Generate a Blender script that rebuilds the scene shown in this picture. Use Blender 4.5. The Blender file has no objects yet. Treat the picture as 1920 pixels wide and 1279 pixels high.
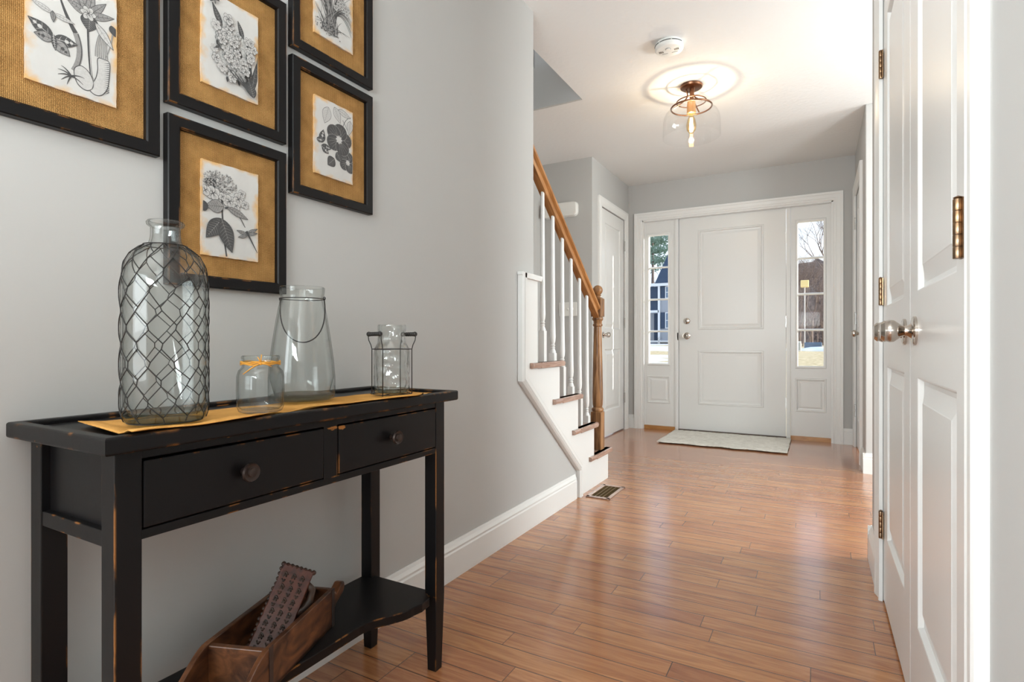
import bpy, math, random
from mathutils import Vector, Matrix, noise
random.seed(7)
PI = math.pi
C = bpy.context.scene.collection
scn = bpy.context.scene

# ------------------------------------------------------------------ camera, light, exposure
F_PX = 1031.0
yaw = math.atan(572 / F_PX)
cam_d = bpy.data.cameras.new('camera')
cam_d.sensor_width = 36.0
cam_d.lens = F_PX / 1920 * 36.0
cam_d.clip_start = 0.02
cam_d.clip_end = 400
cam = bpy.data.objects.new('camera', cam_d)
cam.location = (0, 0, 0.875)
cam.rotation_euler = (PI / 2, 0, yaw)
C.objects.link(cam)
scn.camera = cam
scn.view_settings.view_transform = 'Standard'
scn.view_settings.look = 'None'
scn.view_settings.gamma = 1
scn.view_settings.use_curve_mapping = False
scn.view_settings.exposure = 0.78

world = bpy.data.worlds.new('sky')
scn.world = world
world.use_nodes = True
wn = world.node_tree.nodes
wl = world.node_tree.links
wn.clear()
w_out = wn.new('ShaderNodeOutputWorld')
w_bg = wn.new('ShaderNodeBackground')
w_tc = wn.new('ShaderNodeTexCoord')
w_sep = wn.new('ShaderNodeSeparateXYZ')
w_ramp = wn.new('ShaderNodeValToRGB')
w_ns = wn.new('ShaderNodeTexNoise'); w_ns.inputs['Scale'].default_value = 5; w_ns.inputs['Detail'].default_value = 6
w_mx = wn.new('ShaderNodeMix'); w_mx.data_type = 'RGBA'
w_r2 = wn.new('ShaderNodeValToRGB')
w_ramp.color_ramp.elements[0].position = 0.0
w_ramp.color_ramp.elements[0].color = (0.82, 0.88, 0.96, 1)
w_ramp.color_ramp.elements[1].position = 0.6
w_ramp.color_ramp.elements[1].color = (0.42, 0.62, 0.92, 1)
w_r2.color_ramp.elements[0].position = 0.45
w_r2.color_ramp.elements[0].color = (0, 0, 0, 1)
w_r2.color_ramp.elements[1].position = 0.7
wl.new(w_tc.outputs['Generated'], w_sep.inputs[0])
wl.new(w_tc.outputs['Generated'], w_ns.inputs['Vector'])
wl.new(w_sep.outputs['Z'], w_ramp.inputs[0])
wl.new(w_ns.outputs['Fac'], w_r2.inputs[0])
wl.new(w_r2.outputs[0], w_mx.inputs['Factor'])
wl.new(w_ramp.outputs[0], w_mx.inputs['A'])
w_mx.inputs['B'].default_value = (0.93, 0.95, 0.98, 1)
wl.new(w_mx.outputs['Result'], w_bg.inputs[0])
w_bg.inputs['Strength'].default_value = 0.86
wl.new(w_bg.outputs[0], w_out.inputs[0])

sun_d = bpy.data.lights.new('sun', 'SUN')
sun_d.energy = 5.5
sun_d.angle = math.radians(0.6)
sun_d.color = (1.0, 0.93, 0.82)
sun = bpy.data.objects.new('sun', sun_d)
sun.rotation_euler = Vector((-1, -0.32, -0.15)).to_track_quat('-Z', 'Y').to_euler()
C.objects.link(sun)


def area(name, loc, aim, sx, sy, power, col=(1, 1, 1)):
    d = bpy.data.lights.new(name, 'AREA')
    d.shape = 'RECTANGLE'
    d.size = sx
    d.size_y = sy
    d.energy = power
    d.color = col
    o = bpy.data.objects.new(name, d)
    o.location = loc
    o.rotation_euler = Vector(aim).to_track_quat('-Z', 'Y').to_euler()
    C.objects.link(o)
    return o


# daylight from the window of the room behind, then unseen fill lights added in the neighbouring rooms
area('daylight_back_window', (-1.55, -3.62, 1.35), (0.1, 1, 0), 3.0, 1.7, 66, (0.885, 0.965, 0.98))
area('daylight_left_window', (-3.50, -1.75, 1.40), (1, 0.25, 0), 2.0, 1.7, 72, (0.885, 0.965, 0.98))
area('back_room_fill', (1.5, -2.2, 2.38), (0, 0, -1), 1.2, 1.2, 12, (0.89, 0.965, 0.98))  # added fill panel facing down, no fixture behind it
area('ceiling_bounce_fill', (-0.3, -1.0, 1.3), (0, 0.45, 1), 0.7, 0.7, 36, (0.885, 0.965, 0.98))  # unseen fill aimed up, added to brighten the ceiling by bounce
area('passage_wall_fill', (2.98, 3.46, 1.30), (-1, 0, 0), 1.35, 1.7, 46, (0.885, 0.965, 0.98))  # fill panel added in front of the closed passage wall
area('upstairs_fill', (-1.75, 1.6, 3.4), (0, 0.3, 1), 0.8, 0.8, 34, (0.95, 0.98, 1))  # fill added inside the closed stair shaft, no opening there


passage_fill = bpy.data.lights.new('passage_point_fill', 'POINT')  # unseen fill light added to brighten the foyer
passage_fill.energy = 33
passage_fill.color = (0.90, 0.97, 0.985)
passage_fill.shadow_soft_size = 0.16
pfill = bpy.data.objects.new('passage_point_fill', passage_fill)
pfill.location = (1.15, 2.98, 1.45)
C.objects.link(pfill)

# ------------------------------------------------------------------ materials
def new_mat(name):
    m = bpy.data.materials.new(name)
    m.use_nodes = True
    return m, m.node_tree.nodes, m.node_tree.links, m.node_tree.nodes['Principled BSDF']


def simple(name, col, rough=0.5, metal=0.0, spec=0.5, bump=None, vary=None, coat=0):
    m, n, l, b = new_mat(name)
    b.inputs['Base Color'].default_value = (*col, 1)
    b.inputs['Roughness'].default_value = rough
    b.inputs['Metallic'].default_value = metal
    b.inputs['Specular IOR Level'].default_value = spec
    b.inputs['Coat Weight'].default_value = coat
    tc = n.new('ShaderNodeTexCoord')
    if vary:
        ns = n.new('ShaderNodeTexNoise')
        ns.inputs['Scale'].default_value = vary[0]
        ns.inputs['Detail'].default_value = 5
        l.new(tc.outputs['Object'], ns.inputs['Vector'])
        mx = n.new('ShaderNodeMix'); mx.data_type = 'RGBA'
        mx.inputs['A'].default_value = (*col, 1)
        mx.inputs['B'].default_value = (*vary[1], 1)
        l.new(ns.outputs['Fac'], mx.inputs['Factor'])
        l.new(mx.outputs['Result'], b.inputs['Base Color'])
    if bump:
        ns = n.new('ShaderNodeTexNoise')
        ns.inputs['Scale'].default_value = bump[0]
        ns.inputs['Detail'].default_value = 4
        l.new(tc.outputs['Object'], ns.inputs['Vector'])
        bp = n.new('ShaderNodeBump')
        bp.inputs['Strength'].default_value = bump[1]
        bp.inputs['Distance'].default_value = bump[2]
        l.new(ns.outputs['Fac'], bp.inputs['Height'])
        l.new(bp.outputs[0], b.inputs['Normal'])
    return m


M_wall = simple('wall_paint', (0.515, 0.512, 0.50), 0.75, spec=0.3, bump=(220, 0.08, 0.0008))
M_ceil = simple('ceiling_paint', (0.80, 0.80, 0.79), 0.9, spec=0.2, bump=(38, 0.45, 0.004))
M_trim = simple('white_trim_paint', (0.81, 0.81, 0.795), 0.32, spec=0.45)
M_door = simple('white_door_paint', (0.78, 0.78, 0.765), 0.28, spec=0.5, bump=(90, 0.04, 0.0006))
M_plastic = simple('white_plastic', (0.82, 0.82, 0.79), 0.4)
M_slot = simple('dark_slot', (0.04, 0.04, 0.04), 0.6)
M_chrome = simple('satin_nickel', (0.56, 0.51, 0.46), 0.12, 1.0)
M_hinge = simple('aged_bronze_hinge', (0.50, 0.29, 0.14), 0.3, 1.0, vary=(30, (0.14, 0.12, 0.10)))
M_hinge2 = simple('steel_hinge', (0.55, 0.54, 0.52), 0.35, 1.0)
M_copper = simple('brushed_copper', (0.24, 0.115, 0.065), 0.3, 1.0)
M_brass = simple('brass_register', (0.22, 0.14, 0.045), 0.45, 1.0)
M_wire = simple('black_wire', (0.025, 0.023, 0.022), 0.5, 0.3)
M_knob = simple('dark_bronze_knob', (0.055, 0.038, 0.032), 0.33, 0.6)
M_twine = simple('orange_raffia', (0.72, 0.34, 0.05), 0.8)
M_socket = simple('brass_socket', (0.80, 0.48, 0.22), 0.3, 1.0)
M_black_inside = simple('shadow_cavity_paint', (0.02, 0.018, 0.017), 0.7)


def wood(name, c1, c2, rough, scale=(1, 14, 14), coat=0.0, ringscale=3.0, spec=0.5):
    m, n, l, b = new_mat(name)
    tc = n.new('ShaderNodeTexCoord')
    mp = n.new('ShaderNodeMapping')
    mp.inputs['Scale'].default_value = scale
    l.new(tc.outputs['Object'], mp.inputs['Vector'])
    ns = n.new('ShaderNodeTexNoise')
    ns.inputs['Scale'].default_value = ringscale
    ns.inputs['Detail'].default_value = 8
    ns.inputs['Distortion'].default_value = 1.2
    l.new(mp.outputs[0], ns.inputs['Vector'])
    rp = n.new('ShaderNodeValToRGB')
    rp.color_ramp.elements[0].position = 0.35
    rp.color_ramp.elements[0].color = (*c1, 1)
    rp.color_ramp.elements[1].position = 0.65
    rp.color_ramp.elements[1].color = (*c2, 1)
    l.new(ns.outputs['Fac'], rp.inputs[0])
    l.new(rp.outputs[0], b.inputs['Base Color'])
    b.inputs['Roughness'].default_value = rough
    b.inputs['Coat Weight'].default_value = coat
    b.inputs['Specular IOR Level'].default_value = spec
    bp = n.new('ShaderNodeBump')
    bp.inputs['Strength'].default_value = 0.12
    bp.inputs['Distance'].default_value = 0.002
    l.new(ns.outputs['Fac'], bp.inputs['Height'])
    l.new(bp.outputs[0], b.inputs['Normal'])
    return m


M_oak_v = wood('honey_oak_upright', (0.13, 0.055, 0.02), (0.40, 0.20, 0.08), 0.35, (16, 16, 1.2))
M_oak_r = wood('honey_oak_rail', (0.27, 0.11, 0.03), (0.46, 0.215, 0.075), 0.28, (16, 2, 2))
M_tread = wood('red_oak_tread', (0.34, 0.20, 0.15), (0.52, 0.34, 0.26), 0.2, (16, 2, 16), coat=0.8)
M_boxwood = wood('worn_reddish_wood', (0.030, 0.011, 0.006), (0.19, 0.072, 0.028), 0.35, (9, 5, 12), ringscale=2.2)
M_boxdark = wood('old_dark_wood', (0.018, 0.010, 0.007), (0.06, 0.03, 0.018), 0.4, (9, 5, 12))
M_carved = wood('carved_red_brown_wood', (0.045, 0.011, 0.007), (0.10, 0.027, 0.014), 0.3, (14, 14, 14))
M_iron = simple('dull_iron_strap', (0.05, 0.042, 0.045), 0.4, 0.7, vary=(60, (0.12, 0.09, 0.08)))
M_thresh = wood('oak_threshold', (0.38, 0.17, 0.05), (0.52, 0.26, 0.09), 0.3, (2, 14, 14))


def floor_mat():
    m, n, l, b = new_mat('oak_strip_floor')
    tc = n.new('ShaderNodeTexCoord')
    sp = n.new('ShaderNodeSeparateXYZ')
    l.new(tc.outputs['Object'], sp.inputs[0])

    def mth(op, a, bb=None, c=None):
        k = n.new('ShaderNodeMath'); k.operation = op
        for i, v in enumerate((a, bb, c)):
            if v is None: continue
            if isinstance(v, (int, float)): k.inputs[i].default_value = v
            else: l.new(v, k.inputs[i])
        return k.outputs[0]
    W = 0.0762
    yr = mth('DIVIDE', sp.outputs['Y'], W)
    row = mth('FLOOR', yr)
    fy = mth('FRACT', yr)
    wn1 = n.new('ShaderNodeTexWhiteNoise'); wn1.noise_dimensions = '1D'
    l.new(row, wn1.inputs['W'])
    off = mth('MULTIPLY', wn1.outputs['Value'], 7.0)
    ln = mth('MULTIPLY_ADD', wn1.outputs['Value'], 0.35, 0.62)
    xr = mth('DIVIDE', mth('ADD', sp.outputs['X'], off), ln)
    cell = mth('FLOOR', xr)
    fx = mth('FRACT', xr)
    cb = n.new('ShaderNodeCombineXYZ')
    l.new(row, cb.inputs[0]); l.new(cell, cb.inputs[1])
    wn2 = n.new('ShaderNodeTexWhiteNoise'); wn2.noise_dimensions = '2D'
    l.new(cb.outputs[0], wn2.inputs['Vector'])
    # seams
    ey = mth('MINIMUM', fy, mth('SUBTRACT', 1.0, fy))
    ex = mth('MULTIPLY', mth('MINIMUM', fx, mth('SUBTRACT', 1.0, fx)), 15.0)
    seam = mth('MINIMUM', ey, ex)
    sm = n.new('ShaderNodeMapRange')
    sm.inputs['From Min'].default_value = 0.008
    sm.inputs['From Max'].default_value = 0.028
    l.new(seam, sm.inputs['Value'])
    # grain
    cv = n.new('ShaderNodeCombineXYZ')
    l.new(mth('MULTIPLY_ADD', wn2.outputs['Value'], 31.0, mth('MULTIPLY', sp.outputs['X'], 2.2)), cv.inputs[0])
    l.new(mth('MULTIPLY', sp.outputs['Y'], 26.0), cv.inputs[1])
    l.new(mth('MULTIPLY', wn2.outputs['Value'], 9.0), cv.inputs[2])
    g = n.new('ShaderNodeTexNoise')
    g.inputs['Scale'].default_value = 1.6
    g.inputs['Detail'].default_value = 9
    g.inputs['Roughness'].default_value = 0.62
    g.inputs['Distortion'].default_value = 1.3
    l.new(cv.outputs[0], g.inputs['Vector'])
    rp = n.new('ShaderNodeValToRGB')
    e = rp.color_ramp.elements
    e[0].position = 0.28; e[0].color = (0.27, 0.098, 0.040, 1)
    e[1].position = 0.72; e[1].color = (0.54, 0.245, 0.105, 1)
    k = e.new(0.5); k.color = (0.42, 0.172, 0.070, 1)
    l.new(g.outputs['Fac'], rp.inputs[0])
    hs = n.new('ShaderNodeHueSaturation')
    l.new(mth('MULTIPLY_ADD', wn2.outputs['Value'], 0.22, 0.90), hs.inputs['Value'])
    l.new(mth('MULTIPLY_ADD', wn2.outputs['Value'], 0.010, 0.495), hs.inputs['Hue'])
    l.new(rp.outputs[0], hs.inputs['Color'])
    mx = n.new('ShaderNodeMix'); mx.data_type = 'RGBA'
    l.new(sm.outputs[0], mx.inputs['Factor'])
    mx.inputs['A'].default_value = (0.05, 0.02, 0.01, 1)
    l.new(hs.outputs[0], mx.inputs['B'])
    l.new(mx.outputs['Result'], b.inputs['Base Color'])
    rr = n.new('ShaderNodeTexNoise'); rr.inputs['Scale'].default_value = 5; rr.inputs['Detail'].default_value = 4
    l.new(tc.outputs['Object'], rr.inputs['Vector'])
    l.new(mth('MULTIPLY_ADD', rr.outputs['Fac'], 0.10, 0.17), b.inputs['Roughness'])
    b.inputs['Specular IOR Level'].default_value = 0.42
    b.inputs['Coat Weight'].default_value = 0.65
    b.inputs['Coat Roughness'].default_value = 0.16
    # gentle cupping of each board + seams
    cup = mth('MULTIPLY', mth('MULTIPLY', fy, mth('SUBTRACT', 1.0, fy)), 0.5)
    hgt = mth('ADD', mth('ADD', mth('MULTIPLY', sm.outputs[0], 0.5), cup), mth('MULTIPLY', g.outputs['Fac'], 0.10))
    bp = n.new('ShaderNodeBump'); bp.inputs['Strength'].default_value = 0.22; bp.inputs['Distance'].default_value = 0.0012
    l.new(hgt, bp.inputs['Height'])
    l.new(bp.outputs[0], b.inputs['Normal'])
    return m


M_floor = floor_mat()


def black_paint():
    m, n, l, b = new_mat('worn_black_paint')
    tc = n.new('ShaderNodeTexCoord')
    bv = n.new('ShaderNodeBevel'); bv.samples = 3; bv.inputs['Radius'].default_value = 0.0035
    ge = n.new('ShaderNodeNewGeometry')
    dt = n.new('ShaderNodeVectorMath'); dt.operation = 'DOT_PRODUCT'
    l.new(bv.outputs[0], dt.inputs[0]); l.new(ge.outputs['Normal'], dt.inputs[1])
    mr = n.new('ShaderNodeMapRange')
    mr.inputs['From Min'].default_value = 0.995; mr.inputs['From Max'].default_value = 0.93
    l.new(dt.outputs['Value'], mr.inputs['Value'])
    mp = n.new('ShaderNodeMapping'); mp.inputs['Scale'].default_value = (9, 9, 2.6)
    l.new(tc.outputs['Object'], mp.inputs['Vector'])
    ns = n.new('ShaderNodeTexNoise'); ns.inputs['Scale'].default_value = 3.2; ns.inputs['Detail'].default_value = 7
    l.new(mp.outputs[0], ns.inputs['Vector'])
    m1 = n.new('ShaderNodeMapRange'); m1.inputs['From Min'].default_value = 0.55; m1.inputs['From Max'].default_value = 0.62
    l.new(ns.outputs['Fac'], m1.inputs['Value'])
    ml = n.new('ShaderNodeMath'); ml.operation = 'MULTIPLY'
    l.new(mr.outputs[0], ml.inputs[0]); l.new(m1.outputs[0], ml.inputs[1])
    # scattered chips
    mp2 = n.new('ShaderNodeMapping'); mp2.inputs['Scale'].default_value = (14, 5, 14)
    l.new(tc.outputs['Object'], mp2.inputs['Vector'])
    ns2 = n.new('ShaderNodeTexNoise'); ns2.inputs['Scale'].default_value = 2.6; ns2.inputs['Detail'].default_value = 8
    l.new(mp2.outputs[0], ns2.inputs['Vector'])
    m2 = n.new('ShaderNodeMapRange'); m2.inputs['From Min'].default_value = 0.745; m2.inputs['From Max'].default_value = 0.765
    l.new(ns2.outputs['Fac'], m2.inputs['Value'])
    mxm = n.new('ShaderNodeMath'); mxm.operation = 'MAXIMUM'
    l.new(ml.outputs[0], mxm.inputs[0]); l.new(m2.outputs[0], mxm.inputs[1])
    mx = n.new('ShaderNodeMix'); mx.data_type = 'RGBA'
    mx.inputs['A'].default_value = (0.0055, 0.005, 0.0055, 1)
    mx.inputs['B'].default_value = (0.42, 0.17, 0.04, 1)
    l.new(mxm.outputs[0], mx.inputs['Factor'])
    l.new(mx.outputs['Result'], b.inputs['Base Color'])
    b.inputs['Roughness'].default_value = 0.38
    b.inputs['Specular IOR Level'].default_value = 0.24
    bp = n.new('ShaderNodeBump'); bp.inputs['Strength'].default_value = 0.15; bp.inputs['Distance'].default_value = 0.001
    ns3 = n.new('ShaderNodeTexNoise'); ns3.inputs['Scale'].default_value = 45; ns3.inputs['Detail'].default_value = 4
    mp3 = n.new('ShaderNodeMapping'); mp3.inputs['Scale'].default_value = (1, 0.15, 1)
    l.new(tc.outputs['Object'], mp3.inputs['Vector']); l.new(mp3.outputs[0], ns3.inputs['Vector'])
    l.new(ns3.outputs['Fac'], bp.inputs['Height']); l.new(bp.outputs[0], b.inputs['Normal'])
    return m


M_black = black_paint()


def weave(name, c1, c2, scale, bump=0.6, fuzz=0.0):
    m, n, l, b = new_mat(name)
    tc = n.new('ShaderNodeTexCoord')
    outs = []
    for d in ('Y', 'Z'):
        w = n.new('ShaderNodeTexWave'); w.wave_type = 'BANDS'; w.bands_direction = d
        w.inputs['Scale'].default_value = scale
        w.inputs['Distortion'].default_value = 1.4
        w.inputs['Detail'].default_value = 2
        w.inputs['Detail Scale'].default_value = 3
        l.new(tc.outputs['Object'], w.inputs['Vector'])
        outs.append(w.outputs['Fac'])
    ml = n.new('ShaderNodeMath'); ml.operation = 'MULTIPLY'
    l.new(outs[0], ml.inputs[0]); l.new(outs[1], ml.inputs[1])
    ns = n.new('ShaderNodeTexNoise'); ns.inputs['Scale'].default_value = 26; ns.inputs['Detail'].default_value = 6
    l.new(tc.outputs['Object'], ns.inputs['Vector'])
    ad = n.new('ShaderNodeMath'); ad.operation = 'MULTIPLY_ADD'
    l.new(ns.outputs['Fac'], ad.inputs[0]); ad.inputs[1].default_value = 0.8
    l.new(ml.outputs[0], ad.inputs[2])
    mr = n.new('ShaderNodeMapRange'); mr.inputs['From Min'].default_value = 0.2; mr.inputs['From Max'].default_value = 1.15
    l.new(ad.outputs[0], mr.inputs['Value'])
    mx = n.new('ShaderNodeMix'); mx.data_type = 'RGBA'
    mx.inputs['A'].default_value = (*c1, 1); mx.inputs['B'].default_value = (*c2, 1)
    l.new(mr.outputs[0], mx.inputs['Factor'])
    l.new(mx.outputs['Result'], b.inputs['Base Color'])
    b.inputs['Roughness'].default_value = 0.9
    b.inputs['Specular IOR Level'].default_value = 0.15
    bp = n.new('ShaderNodeBump'); bp.inputs['Strength'].default_value = bump; bp.inputs['Distance'].default_value = 0.0012
    l.new(ml.outputs[0], bp.inputs['Height']); l.new(bp.outputs[0], b.inputs['Normal'])
    return m


M_burlap = weave('orange_tan_burlap', (0.20, 0.095, 0.028), (0.66, 0.37, 0.13), 120, 0.9)
M_runner = weave('mustard_cloth', (0.50, 0.235, 0.05), (0.80, 0.42, 0.12), 130, 0.4)
M_rug = weave('woven_rag_cotton', (0.55, 0.52, 0.46), (0.92, 0.90, 0.84), 45, 1.0)


def paper():
    m, n, l, b = new_mat('aged_print_paper')
    tc = n.new('ShaderNodeTexCoord')
    sp = n.new('ShaderNodeSeparateXYZ')
    l.new(tc.outputs['Generated'], sp.inputs[0])

    def mth(op, a, bb=None, c=None):
        k = n.new('ShaderNodeMath'); k.operation = op
        for i, v in enumerate((a, bb, c)):
            if v is None: continue
            if isinstance(v, (int, float)): k.inputs[i].default_value = v
            else: l.new(v, k.inputs[i])
        return k.outputs[0]
    ey = mth('MINIMUM', sp.outputs['Y'], mth('SUBTRACT', 1.0, sp.outputs['Y']))
    ez = mth('MULTIPLY', mth('MINIMUM', sp.outputs['Z'], mth('SUBTRACT', 1.0, sp.outputs['Z'])), 1.4)
    e = mth('MINIMUM', ey, ez)
    ns = n.new('ShaderNodeTexNoise'); ns.inputs['Scale'].default_value = 24; ns.inputs['Detail'].default_value = 5
    l.new(tc.outputs['Object'], ns.inputs['Vector'])
    v = mth('SUBTRACT', mth('MULTIPLY_ADD', ns.outputs['Fac'], 0.42, -0.14), e)
    mr = n.new('ShaderNodeMapRange'); mr.inputs['From Min'].default_value = 0.0; mr.inputs['From Max'].default_value = 0.09
    l.new(v, mr.inputs['Value'])
    mx = n.new('ShaderNodeMix'); mx.data_type = 'RGBA'
    mx.inputs['A'].default_value = (0.66, 0.65, 0.63, 1); mx.inputs['B'].default_value = (0.74, 0.46, 0.20, 1)
    l.new(mr.outputs[0], mx.inputs['Factor'])
    n2 = n.new('ShaderNodeTexNoise'); n2.inputs['Scale'].default_value = 18; n2.inputs['Detail'].default_value = 3
    l.new(tc.outputs['Object'], n2.inputs['Vector'])
    m2 = n.new('ShaderNodeMix'); m2.data_type = 'RGBA'; m2.blend_type = 'MULTIPLY'
    m2.inputs['Factor'].default_value = 0.25
    l.new(mx.outputs['Result'], m2.inputs['A']); l.new(n2.outputs['Fac'], m2.inputs['B'])
    l.new(m2.outputs['Result'], b.inputs['Base Color'])
    b.inputs['Roughness'].default_value = 0.7
    return m


M_paper = paper()
M_ink = simple('dark_grey_ink', (0.035, 0.034, 0.036), 0.7, vary=(300, (0.10, 0.10, 0.10)))
M_ink2 = simple('mid_grey_ink', (0.16, 0.155, 0.155), 0.7, vary=(260, (0.36, 0.35, 0.34)))
M_ink3 = simple('pale_petal_ink', (0.60, 0.59, 0.575), 0.7, vary=(260, (0.42, 0.41, 0.40)))
INKS = [M_ink, M_ink2, M_ink3]


def pane_glass(name, tint=(0.98, 0.99, 0.99), edge=None, refl=0.75, bump=None, pw=4.0, base=0.04):
    m, n, l, b = new_mat(name)
    n.remove(b)
    out = n['Material Output']
    g = n.new('ShaderNodeBsdfGlossy'); g.inputs['Roughness'].default_value = 0.0
    t = n.new('ShaderNodeBsdfTransparent'); t.inputs['Color'].default_value = (*tint, 1)
    lw = n.new('ShaderNodeLayerWeight'); lw.inputs['Blend'].default_value = 0.5
    p = n.new('ShaderNodeMath'); p.operation = 'POWER'; p.inputs[1].default_value = pw
    l.new(lw.outputs['Facing'], p.inputs[0])
    k = n.new('ShaderNodeMath'); k.operation = 'MULTIPLY_ADD'; k.inputs[1].default_value = refl; k.inputs[2].default_value = base
    l.new(p.outputs[0], k.inputs[0])
    if edge:
        q = n.new('ShaderNodeMath'); q.operation = 'POWER'; q.inputs[1].default_value = 5
        l.new(lw.outputs['Facing'], q.inputs[0])
        mc = n.new('ShaderNodeMix'); mc.data_type = 'RGBA'
        mc.inputs['A'].default_value = (*tint, 1); mc.inputs['B'].default_value = (*edge, 1)
        l.new(q.outputs[0], mc.inputs['Factor']); l.new(mc.outputs['Result'], t.inputs['Color'])
    if bump:
        tc = n.new('ShaderNodeTexCoord')
        v = n.new('ShaderNodeTexVoronoi'); v.inputs['Scale'].default_value = bump[0]
        l.new(tc.outputs['Object'], v.inputs['Vector'])
        bp = n.new('ShaderNodeBump'); bp.inputs['Strength'].default_value = bump[1]; bp.inputs['Distance'].default_value = 0.004
        l.new(v.outputs['Distance'], bp.inputs['Height']); l.new(bp.outputs[0], g.inputs['Normal']); l.new(bp.outputs[0], lw.inputs['Normal'])
    mx = n.new('ShaderNodeMixShader')
    l.new(k.outputs[0], mx.inputs[0]); l.new(t.outputs[0], mx.inputs[1]); l.new(g.outputs[0], mx.inputs[2])
    l.new(mx.outputs[0], out.inputs[0])
    return m


M_glass = pane_glass('clear_jar_glass', (0.965, 0.975, 0.97), (0.35, 0.38, 0.37), 0.5)
M_glass_smoke = pane_glass('faint_grey_bottle_glass', (0.925, 0.935, 0.93), (0.25, 0.27, 0.26), 0.55)
M_glass_pressed = pane_glass('pressed_pattern_glass', (0.965, 0.975, 0.97), (0.30, 0.32, 0.32), 0.8, (55, 0.8), pw=2.5)
M_pane = pane_glass('window_pane_glass', refl=0.4, base=0.003)
M_shade = pane_glass('lamp_shade_glass', (0.996, 0.996, 0.995), refl=0.16)


def emit(name, col, strength):
    m, n, l, b = new_mat(name)
    b.inputs['Base Color'].default_value = (*col, 1)
    b.inputs['Emission Color'].default_value = (*col, 1)
    b.inputs['Emission Strength'].default_value = strength
    return m


M_fil = emit('glowing_filament', (1.0, 0.60, 0.22), 22)
M_bulb = pane_glass('amber_bulb_glass', (1.0, 0.86, 0.62))


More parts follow.
